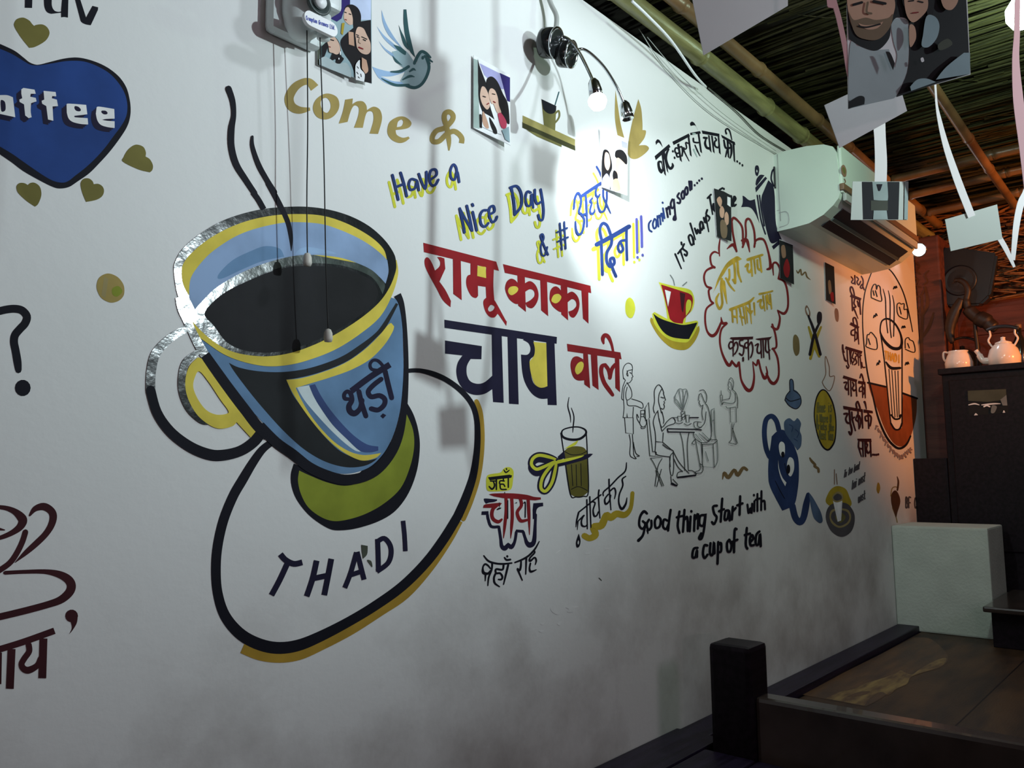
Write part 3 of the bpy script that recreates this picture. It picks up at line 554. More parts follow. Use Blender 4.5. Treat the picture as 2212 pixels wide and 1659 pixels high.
b.s('line', 6.2, "585,975 580,1060 590,1130! 605,1135! 615,1060 610,930", "612,930 660,1020 720,1090 745,1115", "615,990 650,1060 690,1100", "590,1140! 595,1195! 610,1200 640,1222! 650,1212! 607,1165", "690,1095 650,1110 642,1148! 700,1150 802,1130! 805,1115 770,1092 740,1092")
b.s('ink', 14, "595,1205 640,1220", "650,1150 800,1132").s('line', 5.5, "370,560! 400,510! 410,640! 375,670! 370,560", "385,660 410,960", "405,655 435,930", "410,965! 520,980! 415,987!", "435,930 465,935 460,960", "420,990 455,1050 530,1222! 515,1225! 460,1090", "515,990 480,1060 455,1222! 470,1230! 510,1080")
b.s('ink', 9, "560,735! 800,740! 850,745!", "565,762 790,766", "560,735 565,762", "752,640 825,640").s('line', 5.5, "670,770 690,850 705,1000 710,1090", "745,770 730,880 740,1090", "647,630! 652,670! 680,670! 682,630! 647,628!", "635,685 660,692 690,680", "717,620! 722,680! 745,680! 748,620! 717,620!", "702,690 730,705 765,690", "675,592! 690,660! 712,650! 710,587! 675,592!", "680,620 705,600", "685,645 710,625", "610,640 650,640")
b.s('grayline', 6, "690,580 650,500 620,470 640,430 660,395 690,400 722,400 735,450 715,520 692,580", "680,570 640,520 622,500 630,450", "690,400 695,450 690,560", "660,400 670,470 685,560", "722,410 705,480 695,560")
b.s('line', 5.5, "835,410 870,405 895,450 890,510 875,500 850,440 835,440", "832,440 825,490! 835,500! 830,515! 845,540 862,535", "865,530 855,600 865,660", "885,520 910,560 930,680 935,800 900,840", "890,590 880,680 840,725 800,730 785,690 800,675 850,680", "820,680 820,715 850,725", "785,770 790,810 840,850 900,850 935,820", "800,820 770,860 790,867", "800,830 830,1000 840,1080 800,1102 800,1115 850,1110 865,1080 860,1040", "850,850 860,1030 835,1030")
b.s('grayline', 7, "935,575! 960,560! 965,760 975,830", "935,575 940,760", "945,665 960,660").s('line', 5.5, "855,870! 950,865! 985,840! 980,830 935,830", "860,870! 860,1060! 960,1065! 950,865!").s('grayline', 6, "985,840 990,1000 965,1060", "885,930 910,1010", "830,775 900,840", "800,780 850,840", "860,770 920,830")
b.s('line', 4.7, "1085,325 1100,300 1120,320 1125,360 1115,400 1105,350 1090,335", "1085,330 1078,365! 1085,380 1080,395 1095,410", "1095,410 1100,440 1090,480", "1115,400 1145,430 1160,480 1160,560", "1140,430 1140,500 1100,520 1040,510 1030,520", "1090,480 1050,485 1035,490", "1010,450! 1015,500! 1030,500! 1030,450! 1010,450!", "1018,410 1020,450", "1015,500 1025,530 1035,515", "1060,545 1075,560 1140,550", "1095,555! 1100,680! 1150,680! 1145,550!", "1110,690 1110,780 1105,830 1085,852 1115,862", "1130,690 1120,760 1150,860 1120,862", "1115,730 1160,860")
b.done('painted_drawing', wall, 'thin black line drawing of guests at a tea table with two waiters')

for x, y, w_, q in ((1300, 740, 27, "1030,1165,.3 1045,1112 1080,1150,1.2 1130,1087 1160,1130,1.2 1205,1070 1238,1085,.9"), (1300, 740, 22, "1775,985,.6 1790,1010 1820,1042 1815,1055 1845,1075 1850,1102"), (1280, 260, 13, "1740,1280,.5 1755,1302 1775,1272 1785,1320 1815,1295 1830,1335 1860,1360,.3")):
    Brush(x, y).s('squig', w_, q).done('painted_squiggle', wall, 'brown painted zigzag squiggle')

# --- jahan chai wahan rah, scissors and glass, chai cut
b = Brush().t(1030, 1000, 7.93)
b.f('lime', "170,240 220,195 400,165 450,110 500,75 580,80 630,150 620,300 600,420 540,470 300,490 180,470 160,350").f('ink', "190,245! 560,200! 605,215! 590,255! 220,298!")
b.s('ink', 25, "335,285 335,455,.9", "275,312,.6 302,360 298,410 258,448,1.1 212,405,.9").s('ink', 21, "235,310 320,310", "455,270 455,310", "470,310 400,308 395,360 455,365 480,402", "398,380 415,448 505,453", "540,260 540,418", "465,120,.7 500,163 555,125,.7", "508,98 511,110")
b.done('painted_lettering', wall, 'black painted Hindi word on a yellow green patch')
b = Brush(960, 960)
b.s('navy', 25, "370,600,.8 375,640 400,700 465,702! 480,800,1 490,868,1.3 518,885,1.7 545,850! 570,876,1.5 600,830,1 615,738! 672,742! 690,800,1 705,840,1.4 732,858,1.9 765,825,1.5 775,680,1 778,600")
b.t(1030, 1000, 7.93).f('navy', "970,690! 1135,680! 1138,740! 1060,760 1020,820 1015,960! 960,960! 958,800!").f('navy', "85,830! 200,825! 208,965! 168,965! 160,890! 80,890!").f('navy', "120,620! 150,608 350,625! 345,650! 290,670 210,680! 160,700! 130,660!")
b.f('red2', "205,540! 300,522 600,520 850,545 980,580 1095,590! 1100,625! 1000,642! 620,612! 450,602! 300,575!").f('red2', "110,770! 125,720 200,700 400,680! 430,690! 400,730! 300,770!")
b.t(960, 960).s('red2', 30, "448,525,.7 415,552 405,600 420,640 460,660 490,640,.6").s('red2', 27, "525,430 528,560 515,700,.9 505,800,.2", "575,440 580,600 574,700,.9 566,800,.2", "648,460 658,520 622,580 650,650,1.1 705,645,.8", "715,460 722,600 727,770,.2")
b.t(1030, 1000, 7.93).f('ink', "340,795! 380,765 425,768! 400,790 350,808!").f('ink', "645,690! 690,668! 688,690!").s('ink', 17, "530,645 530,950", "805,690,.8 832,682 830,930").s('ink', 9, "385,680 390,750", "480,500 480,520")
b.done('painted_lettering', wall, 'dripping red and navy painted Hindi word')
b = Brush().t(1030, 1150, 7.93)
b.s('ink', 29, "120,400,.7 200,490 320,530 450,540 600,525,.8", "235,620,.7 190,565,.9 140,545 105,600,.8 115,690,1.5 190,705,1.2 240,650,.8", "265,530 255,640,.9 205,770,.9 190,910,.6", "150,720 145,830,.5", "460,560 440,638 332,630 332,698 400,700 440,760 420,805 370,805,.7", "320,710 295,780 310,870 390,930,.6", "540,555 500,720 460,890,.6", "475,430,.7 510,470 575,465", "522,405 525,415", "655,515,.8 790,460 900,390 1000,280,.9 1070,155,.5", "760,490,.8 755,580 735,650 700,620,.8", "700,630 780,820,.6", "850,440 840,715,.6")
b.s('ink', 24, "985,310,.7 990,350 910,440 915,492,1.2 990,430 1020,480 1005,550,.6", "920,530 905,620 930,672,1.4 1020,640,.6")
b.done('painted_lettering', wall, 'thin black painted Hindi words below the dripping one')
b = Brush(880, 700)
b.f('tea', "1340,1082! 1380,1052 1440,1042 1500,1052 1530,1082! 1545,1430! 1500,1465 1440,1475 1390,1450!")
b.s('ink', 10, "1310,930 1340,1130 1390,1450 1440,1475 1500,1470 1545,1430 1535,1080 1527,930").s('ink', 19, "1317,940,.8 1330,902,.6 1400,880,.6 1470,880,.6 1520,905,.8 1520,942,1 1470,980,1.1 1400,986,1.1 1340,970,1", closed=True)
b.s('ink', 6, "1400,1410 1460,1387 1535,1420", "1340,1085 1400,1115 1480,1110 1530,1085", "1400,1200 1412,1380", "1440,1200 1445,1380", "1480,1190 1485,1380").s('ink', 9, "1380,625,.5 1370,700 1390,780 1395,840,.4", "1400,715,.5 1422,790 1415,880 1412,925,.4")
b.f('lime', "1460,990! 1430,1035 1340,1065! 1400,1025").f('navy', "1285,1130! 1335,1085! 1348,1140! 1290,1165!").f('navy', "1270,1170! 1340,1160 1530,1110 1585,1108! 1530,1150 1400,1190 1290,1217!")
LP1 = "1270,1160,.7 1200,1132 1120,1120 1070,1150 1060,1200 1100,1238 1160,1220 1230,1185,.8"; LP2 = "1265,1180,.8 1258,1260 1230,1360 1180,1425 1140,1400 1150,1320 1200,1240"
b.sh = (0, 34); b.s('navy', 52, LP1, closed=True); b.sh = (0, 0); b.s('navy', 56, LP1, LP2, closed=True); b.s('lime', 27, LP1, LP2, closed=True)
b.f('lime', "1262,1165! 1380,1143 1510,1118! 1480,1138 1380,1168 1280,1192!").c('navy', 1272, 1160, 8)
b.done('painted_scissors_and_glass', wall, 'painted yellow scissors cutting a painted tea glass')
b = Brush(960, 960)
b.s('mustard', 58, "1195,780,.9 1240,800,.9 1290,770 1272,705 1340,690,1.1 1382,605 1420,625 1470,592 1540,600,.9 1590,540,.6 1605,415,.6")
b.t(1230, 990, 4.76).s('ink', 13, "95,555 190,480 250,430 325,375", "95,560,1.2 75,640 68,705,.5", "90,645,.8 150,588,1.2", "88,650 82,735,.4", "145,592 125,640 130,690,1.3 165,700 185,680", "180,425 185,725,.8", "210,395 222,710,.8", "235,445 265,460 245,530 255,590,1.3 280,590 300,550", "305,325 300,400 315,615,.7", "350,385,.7 352,345 420,285 500,200 575,130 588,45,.6", "408,215 412,330 428,530,.7", "400,370 365,420 375,470,1.3 410,440 425,380", "415,340 460,305 477,350 465,415,.6", "580,185,.8 545,215 550,280 515,370 510,460 540,520,1.7 580,470,1.3 592,405,.5")
b.t(960, 960)
b.f('ink', "1147,760! 1162,820 1152,870 1130,877 1124,830", "1145,815 1152,835 1143,855 1136,840").done('painted_lettering', wall, 'black painted Hindi words over a mustard zigzag')

# --- good thing start with a cup of tea
b = Brush(1340, 960)
b.s('ink', 21, "228,590 200,572,1.2 168,620 162,690 190,720 215,682 192,655", "215,670 195,770 155,820,1.3", "245,642 226,680 240,730 265,702 265,650", "232,730 236,760,.5", "320,612 296,650 302,710 335,700 345,642 320,612", "402,650 372,642 365,700 390,722 412,680", "430,558 418,640 408,735", "505,572 490,690 505,755", "482,622 530,610", "548,558 535,745", "550,640 572,620 576,738", "600,615 593,740", "606,568 607,573", "635,602 630,738", "640,640 664,592 662,718", "720,602 682,612 676,680 710,688 728,590 715,720 695,800 672,800 690,758")
b.s('ink', 21, "825,522 792,532 802,590 823,622 802,678 782,662", "870,462 857,658", "842,570 885,552", "922,562 897,572 890,640 915,630 928,565 934,648", "960,532 952,640", "958,572 985,542", "1023,442 1018,600", "997,520 1043,502").s('ink', 18, "1085,512 1095,588 1110,542 1120,588 1125,505", "1145,482 1143,570", "1140,430 1141,435", "1170,422 1170,568", "1155,472 1190,460", "1205,398 1202,560", "1205,490 1230,482 1235,553")
b.s('ink', 21, "660,882 626,892 616,958 640,960 655,902 655,960", "743,862 717,862 706,930 720,968 745,940", "770,842 766,928 790,938 800,832 805,928", "836,832 830,1018", "840,852 860,842 860,910 836,920", "930,812 911,842 916,908 940,908 950,852 930,812", "993,722 976,735 971,918", "957,830 1000,812", "1080,712 1071,850 1085,888", "1062,772 1108,760", "1112,830 1135,802 1125,772 1107,802 1112,858 1140,858", "1188,742 1161,772 1156,848 1180,848 1193,762 1199,868")
b.done('painted_lettering', wall, 'black painted words Good thing start with a cup of tea')

# --- blue smiling jug and its lid, gold medallion, spoons, dots
b = Brush(1300, 740)
b.s('bluejug', 42, "1432,975 1402,900 1387,770 1402,660 1450,628 1490,670 1512,750")
b.f('bluejug', "1450,800! 1500,755 1560,750 1620,840 1660,930 1680,1020 1680,1180 1660,1330 1640,1390! 1600,1410 1540,1435! 1440,1240 1420,1130 1425,980 1440,880").s('bluejug', 56, "1625,1390 1650,1490 1690,1532 1722,1490 1745,1380 1760,1295,.6")
b.f('slateblue', "1765,1275! 1800,1320 1840,1390 1870,1450 1885,1520 1860,1540 1820,1510 1800,1470 1780,1380").f('slateblue', "1555,720 1560,670 1600,645 1640,670 1670,645 1700,690 1690,750 1705,800 1700,880 1670,920! 1620,850 1570,780").s('bluejug', 6, "1600,700 1630,720 1620,760", "1650,740 1680,770 1665,810", "1640,820 1670,840")
b.f('white', "1520,950 1510,880 1530,845 1560,870 1560,960 1540,975").f('white', "1590,1120 1580,1040 1600,980 1635,1000 1640,1080 1615,1140").f('white', "1505,1000! 1515,1080 1540,1150 1575,1195! 1565,1225! 1530,1160 1508,1080").c('ink', 1545, 955, 15, 26).c('ink', 1592, 1080, 16, 40).s('ink', 5, "1560,1030 1570,1080 1585,1130", "1480,1180 1520,1260 1560,1330")
b.done('painted_jug', wall, 'dark blue painted jug with smiling face and splash of tea')
b = Brush(1300, 740).f('slateblue', "1607,330 1618,312 1632,330 1640,420! 1608,425!").f('slateblue', "1562,490 1575,450 1600,415 1650,405 1690,450 1700,520 1660,565 1600,540").s('ink', 7, "1605,420 1603,330 1618,312 1634,335 1638,410", "1562,490 1575,450 1605,412", "1640,410 1690,450 1700,520 1660,565 1600,540 1562,490", "1568,470 1610,500 1690,480")
b.done('painted_lid', wall, 'slate blue painted jug lid')
b = Brush(1652, 600)
b.s('brownline', 7, "490,890 520,820 515,730 520,670 550,760 555,840 595,840 580,920 550,965 510,930 490,890")
b.f('ink', "418,1180 430,1050 460,975 500,950 545,985 590,1080 612,1220 605,1380 570,1455 530,1475 480,1430 440,1320").f('mustard', "427,1180 438,1060 468,985 503,962 540,1000 580,1090 602,1220 595,1370 563,1440 530,1460 490,1420 450,1320")
words(b, 'olivedk', 9, 'Home is', 445, 1150, 575, 1145, 85); words(b, 'olivedk', 9, 'A Where U', 440, 1230, 570, 1235, 65); words(b, 'olivedk', 9, 'Drinks the', 440, 1290, 592, 1305, 55); words(b, 'olivedk', 9, 'Best Tea', 465, 1375, 585, 1385, 70)
b.done('painted_medallion', wall, 'gold painted oval with small words and a bird outline on top')
b = Brush(1652, 600)
b.s('mustard', 30, "375,420,.6 420,560 465,670,.8", "480,420,.6 430,540 390,690,.8").f('brownline', "343,262 360,235 388,290 384,335 355,315", "353,270 365,255 378,292 372,318").s('ink', 24, "372,325,.7 420,450 475,655", "467,385,.8 420,490 385,655").f('ink', "445,325 458,290 485,300 487,360 467,402 448,382")
b.done('painted_spoons', wall, 'crossed black painted spoons with ochre shadow')
Brush(1652, 600).f('olivebrown', "240,560 245,500 265,485 290,520 298,600 290,650 265,665 245,620").done('painted_dot', wall, 'olive brown painted dot left of the spoons')
Brush(1652, 600).f('brownline', "595,290 605,260 625,275 632,330 625,375 605,360").done('painted_dot', wall, 'small brown painted dot right of the spoons')
b = Brush().t(1800, 570, 6.345)
b.s('maroonink', 16, "245,175,.8 270,215 250,250 280,270 300,230", "295,160 300,280", "320,180 345,210 325,250 350,290 375,240", "385,170 410,230 400,330 370,320 395,280", "410,320 425,355").s('maroonink', 33, "235,432 380,490", "232,815 350,880", cap=False)
b.s('maroonink', 18, "265,440 235,370 240,320,1.2 265,330 285,400 290,450", "255,450 265,640", "300,460 285,540 310,590 280,600 300,650 340,750,.5", "330,510 345,560 350,585", "360,490 375,690", "280,830 272,760 285,738 305,745 325,800 332,860", "300,880 295,1060,.7", "290,900 250,920 250,970 295,980", "305,930 328,960 325,1020 308,1040", "335,880 350,1100,.7").c('maroonink', 348, 555, 18, 32)
b.t(1800, 720, 6.345).s('maroonink', 33, "165,195 395,265", "135,595 325,655", "340,668 440,685", cap=False)
b.s('maroonink', 16, "130,160,1.2 132,220,1.4 150,260", "130,240 145,310 165,370,1.4 190,380", "190,230 200,400 215,450 200,480 182,445", "225,230 240,420,.7", "250,240 238,320 270,430,.7", "280,260 262,330 290,360 272,400", "302,270 330,300 302,330 322,400 292,430", "340,270 350,440,.7", "365,280 385,480,.7", "350,330 385,300", "390,400 402,462 435,466", "150,675,1.3 185,672 165,740,1.3 190,772,1.5 205,745", "205,640 212,840", "238,650 248,860", "310,670 322,860", "265,670 282,710,1.3 265,750 285,785,1.4 308,770", "400,690 405,880,.8", "395,730 365,745 360,795 400,790", "410,740 430,790 412,840", "435,690 440,885,.8", "368,610 385,555 405,600 420,670")
b.t(1800, 860, 6.345).f('maroonink', "135,105! 405,152! 410,192! 142,150!").f('maroonink', "415,152! 540,175! 545,208! 420,200!").f('maroonink', "330,555! 520,555! 527,600! 340,590!")
b.s('maroonink', 23, "150,215 195,215 172,280,.9 188,330 215,342", "220,170 235,350", "240,360 255,440 240,500 217,462", "545,772 545,778", "570,773 570,779", "595,773 595,779", "618,768 618,774").s('maroonink', 19, "255,190 265,300 305,445,.8", "258,290 290,260", "340,190 355,420,.8", "332,230 310,290 345,322", "357,240 378,310 367,400,.8", "395,190 405,410,.8", "325,130 315,80 335,45 355,90 370,140", "480,200 488,415,.8", "470,240 440,255 450,310 485,300", "490,230 520,260 517,330 505,380", "430,50,1.3 442,80 456,150,.5", "350,600 348,670 370,690 405,690", "355,690 387,800,.6", "405,595 412,800,.8", "435,600 445,800,.8", "462,575 455,620 470,640 455,700 480,752,1.2 512,720", "510,600 520,800,.8")
b.done('painted_lettering', wall, 'column of maroon painted Hindi words')

# --- round scene with ribbed tea glass
b = Brush(1652, 600)
b.f('brownpaint', "882,900! 1030,930 1050,945! 1075,1230! 1120,1300 1170,1280! 1180,990! 1298,1030! 1292,1180 1250,1340 1200,1420 1150,1440 1090,1400 1020,1280 960,1120 910,1000")
b.s('ink', 13, "940,-110,.7 890,10,.7 850,150,.7 835,330,.7 845,550,.8 875,800 920,1000 970,1200,1.3 1040,1360,1.5 1110,1440,1.6 1160,1455,1.6 1210,1420,1.4 1245,1350", "1030,-100,.7 1100,-30,.8 1180,120,.8 1230,300,.8 1262,460,.6").s('ink', 17, "880,895 1030,930", "1177,985 1300,1030")
b.s('ink', 16, "985,440,.7 1000,370,.8 1050,350 1110,390 1155,470 1170,550,1.4 1150,600,1.7 1090,600,1.7 1030,550,1.5 995,490", closed=True).s('ink', 11, "988,470 1020,700 1060,1100 1075,1235", "1172,560 1172,900 1172,1235").s('ink', 26, "1035,720,.5 1080,770 1155,770,.8").s('ink', 15, "1080,1170 1110,1205 1150,1200 1160,1170", "1075,1240 1110,1292 1150,1290 1172,1240")
b.s('ink', 7, "1060,780 1090,1180", "1085,790 1112,1190", "1112,795 1132,1190", "1137,795 1147,1185").s('ink', 9, "1010,95,.5 1030,180 1035,330 1050,470", "1055,110,.5 1070,200 1070,400 1080,510", "1090,150,.5 1105,250 1100,500")
words(b, 'goldbright', 11, 'THADI', 1022, 690, 1160, 728, 66)
b.s('ink', 8, "910,170 910,110 930,60 950,60 955,100 965,65 985,80 990,130 995,200 910,170", "1130,290 1130,230 1150,215 1165,225 1190,222 1190,270 1215,272 1215,350 1150,330 1130,290", "870,560 875,490 890,485 905,465 925,480 940,500 955,530 955,610 870,590 870,560", "1200,600 1200,530 1225,510 1240,530 1270,550 1280,635 1200,610", "925,110 935,150", "945,110 960,160", "1150,250 1165,310", "885,520 900,570", "1220,560 1235,600")
b.s('ink', 9, "930,340 936,320 945,332 950,305 960,322", "1100,95 1108,75 1116,90 1122,70 1128,85", "1170,430 1178,412 1186,428 1192,410 1200,425", "957,745 964,725 972,740 978,705 985,720", "1200,745 1208,722 1216,740 1222,718 1230,735")
for k in range(22):
    t = k / 21; x = 955 + 290 * t; y = 1262 + 262 * math.sin(min(1, t * 1.22) * math.pi / 2) - max(0, t - .72) * 260
    b.s('grayink', 11, '%.0f,%.0f %.0f,%.0f' % (x, y, x - 10 + 14 * (k % 3), y + 30), '%.0f,%.0f %.0f,%.0f' % (x - 4, y + 14 * (k % 2), x + 11, y + 6 + 10 * (k % 2)))
b.done('painted_tea_scene', wall, 'round painted scene of a ribbed tea glass on brown ground with clouds')

b = Brush(1652, 960)
words(b, 'slategray', 9, 'Tu too beat', 672, 285, 808, 205, 62, .15); words(b, 'slategray', 9, 'hai most', 742, 385, 855, 310, 75, .1); words(b, 'slategray', 9, 'most', 798, 498, 860, 460, 70)
b.done('painted_lettering', wall, 'tiny dark painted words in three slanting lines')
b = Brush(1652, 960)
b.f('mustard', "525,500 540,420 580,370 630,355 690,380 720,440 738,520 640,570!").f('slategray', "522,640 530,560 570,510 640,495 710,510 760,580 767,660 740,740 680,785 620,780 560,730").f('khaki', "552,620 570,560 640,545 712,560 737,620 712,680 640,712 578,680").f('slategray', "565,622 582,575 640,560 700,575 722,620 700,668 640,695 592,668")
b.f('olivedk', "600,620 640,575 690,620 645,670").f('photowhite', "582,480! 662,480! 652,650! 622,660!").f('khaki', "578,440 620,402 660,420 668,470 620,495 583,480").f('slategray', "588,445 620,420 652,435 655,465 620,480 592,470").s('brownline', 7, "595,215 595,340", "610,250 618,340")
b.done('painted_bowl', wall, 'painted round plate with tea glass and gold arch')
b = Brush(1652, 960).s('khaki', 9, "1075,440 1085,380 1110,362 1140,370", "1090,540 1120,620 1130,665").f('darkbrown', "1080,430 1110,392 1140,420 1157,490 1132,580 1120,622 1100,570 1080,500").s('darkbrown', 15, "1130,275,.4 1140,320 1132,390").done('painted_lamp', wall, 'small dark brown painted oil lamp above the low partition')
Brush(1652, 960).f('goldsh', "955,360 965,325 980,340 985,380 970,420 955,395").done('painted_dot', wall, 'small ochre painted dot low on the far wall')
b = Brush(1652, 960); words(b, 'slategray', 12, 'BF Co', 1200, 540, 1325, 545, 88); b.done('painted_lettering', wall, 'grey painted letters at the far end of the wall')
# ------------------------------------------------------------------ the rest of the room shell
def shell(name, x0, x1, y0, y1, z0, z1, m, label=None):
    bm = bmesh.new(); box(bm, x0, x1, y0, y1, z0, z1); o = tag(obj(name, bm, m), label, kind='structure'); return o
shell('floor', -1.6, 5.2, -2.4, 1.3, -.1, 0, 'concrete')
shell('wall_right', -1.6, 5.2, -2.4, -2.25, 0, 2.6, 'dark_wall')
shell('wall_front', -1.75, -1.6, -2.4, 1.3, 0, 2.6, 'dark_wall')
shell('wall_back', 4.80, 4.95, -2.25, 1.3, 0, 1.98, 'red_plank', 'reddish plank wall behind the kettles')
bm = bmesh.new()
for k in range(13): box(bm, 4.785, 4.80, -2.25, 1.15, .15 * k + .006, .15 * k + .144, .003)
obj('cladding', bm, 'red_plank', bpy.data.objects['wall_back'])
shell('ceiling', -1.6, 5.2, -2.4, 1.3, 2.47, 2.5, 'thatch_back', 'dark thatched roof')
bm = bmesh.new(); rnd = random.Random(3)
def reed(bm, a, b, r, sag):
    P = [Vector(a).lerp(Vector(b), t) + Vector((rnd.uniform(-.004, .004), 0, -sag * 4 * t * (1 - t) + rnd.uniform(-.003, .003))) for t in (0, .33, .66, 1)]
    tube(bm, P, r, 4, False)
for k in range(760):
    x = rnd.uniform(.9, 4.58); l = rnd.uniform(.5, 1.4); y0 = rnd.uniform(-.6, .75); tilt = rnd.uniform(-.05, .05)
    reed(bm, (x, min(1.16, y0 + l), 2.462 - rnd.uniform(.0, .03)), (x + tilt, y0, 2.462 - rnd.uniform(.0, .03)), rnd.uniform(.003, .007), rnd.uniform(0, .006))
for k in range(26):
    x = rnd.uniform(1.2, 3.9); y0 = rnd.uniform(.3, .9)
    reed(bm, (x, y0, 2.435), (x + rnd.uniform(-.2, .2), y0 - rnd.uniform(.15, .3), 2.435 - rnd.uniform(.0, .02)), .0018, .0)
t = tag(obj('thatch_reeds', bm, 'reed'), 'dry reeds laid across the underside of the roof', 'thatch', kind='stuff')
bm = bmesh.new()
for k in range(420):
    y = rnd.uniform(.2, 1.15); z = rnd.uniform(1.97, 2.44); a = rnd.uniform(-.35, .35); l = rnd.uniform(.12, .35)
    x = 4.74 + rnd.uniform(-.05, .04)
    reed(bm, (x, y - l / 2, z + a * l / 2), (x - rnd.uniform(-.03, .05), y + l / 2, z - a * l / 2), rnd.uniform(.003, .006), .0)
box(bm, 4.80, 4.86, -2.25, 1.15, 1.98, 2.47)
tag(obj('thatch_straw', bm, 'straw'), 'tangled orange straw closing the gable above the plank wall', 'thatch', kind='stuff')

# bamboo
def bamboo(name, a, b, r, m, label, nodes, cat_='bamboo pole', group=None):
    a = Vector(a); b = Vector(b); P = []; rs = []
    L = (b - a).length; cuts = []
    for n in range(nodes + 1): cuts.append((n + .5 * math.sin(n * 2.1) * .3) / nodes)
    last = -1
    for n, c in enumerate(cuts):
        c = min(max(c, 0), 1)
        for dt, k in ((-.02, 1.0), (-.006, 1.22), (.0, .93), (.006, 1.20), (.02, 1.0)):
            tt = c + dt / L
            if 0 <= tt <= 1 and tt > last:
                P.append(a.lerp(b, tt) + Vector((0, 0, .012 * math.sin(tt * 5)))); rs.append(r * k); last = tt
    if len(P) < 2: P = [a, b]; rs = [r, r]
    bm = bmesh.new(); tube(bm, P, rs, 14)
    return tag(obj(name, bm, m), label, cat_, group)
bamboo('bamboo_pole', (.9, 1.098, 2.347), (4.6, 1.098, 2.335), .026, 'bamboo', 'thick yellow bamboo pole lying along the top of the painted wall', 9)
bamboo('bamboo_pole', (1.1, 1.035, 2.384), (4.6, 1.04, 2.378), .020, 'bamboo_dark', 'darker bamboo pole running just inside the thick yellow one', 8)
bamboo('bamboo_pole', (1.2, .60, 2.355), (4.3, .66, 2.335), .017, 'bamboo_dark', 'thin bamboo purlin glowing orange behind the hanging photos', 6)
for i, (x, z, lab) in enumerate(((3.72, 2.374, 'bamboo rafter nearest the hanging photos, crossing the thatch'), (3.98, 2.37, 'middle bamboo rafter, catching orange light'), (4.28, 2.36, 'bamboo rafter at the orange straw gable'))):
    bamboo('bamboo_rafter', (x, 1.02, z), (x + .03, -.7, z + .01), .019, 'bamboo_dark', lab, 5, 'bamboo rafter', 'bamboo rafters under the thatch')

# cables along the wall top
def cable(P, r, m, label, name='cable'):
    bm = bmesh.new(); tube(bm, smooth_pts(P, 6), r, 6); return tag(obj(name, bm, m, smooth=True), label, 'cable')
yc = WY - .006
cable([at_y(1380, 62, yc), at_y(1440, 150, yc), at_y(1540, 248, yc), at_y(1680, 334, yc)], .0013, 'cable_grey', 'thin grey wire stapled below the bamboo, lower of two')
yd = WY - .013
cable([at_y(1398, 80, yd), at_y(1475, 168, yd), at_y(1570, 252, yd), at_y(1676, 326, yd)], .0010, 'cable_grey', 'thinnest pale wire stapled below the bamboo, upper of two')
cable([at_y(1530, 190, yc), at_y(1590, 240, yc), at_y(1640, 290, yc), at_y(1697, 326, yc)], .0022, 'cable_dark', 'dark cable sagging above the air conditioner')
cable([at_y(1365, 2, 1.05), at_y(1400, 35, 1.05), at_y(1450, 88, 1.06), at_y(1500, 160, 1.09), at_y(1525, 188, 1.12)], .0035, 'plate_white', 'white cable crossing over the yellow bamboo pole')

# ------------------------------------------------------------------ photo prints stuck on the wall
def print_on_wall(corners, draw, label, lift=(.004, .012), name='photo_print', group='photo prints on the painted wall'):
    # corners: pixel TL TR BR BL on the wall; the card stands off the wall by lift (left, right)
    yl = WY - lift[0]; yr = WY - lift[1]
    TL, TR, BR, BL = [at_y(*corners[i], yy) for i, yy in ((0, yl), (1, yr), (2, yr), (3, yl))]
    n = (TR - TL).cross(BL - TL).normalized()
    if n.y > 0: n = -n
    fl_ = on_plane(TL, n, 0); BR = fl_(*corners[2], 0); BL = fl_(*corners[3], 0)
    bm = bmesh.new(); f = [bm.verts.new(p) for p in (TL, TR, BR, BL)]; bk = [bm.verts.new(p - n * .0008) for p in (TL, TR, BR, BL)]
    bm.faces.new(f); bm.faces.new(bk[::-1])
    for i in range(4): bm.faces.new((f[i], bk[i], bk[(i + 1) % 4], f[(i + 1) % 4]))
    bmesh.ops.recalc_face_normals(bm, faces=bm.faces)
    o = obj(name, bm, 'photowhite'); tag(o, label, 'photo print', group)
    b = Brush(0, 0, on_plane(TL, n), 2); draw(b); b.done('picture', o)
    return o
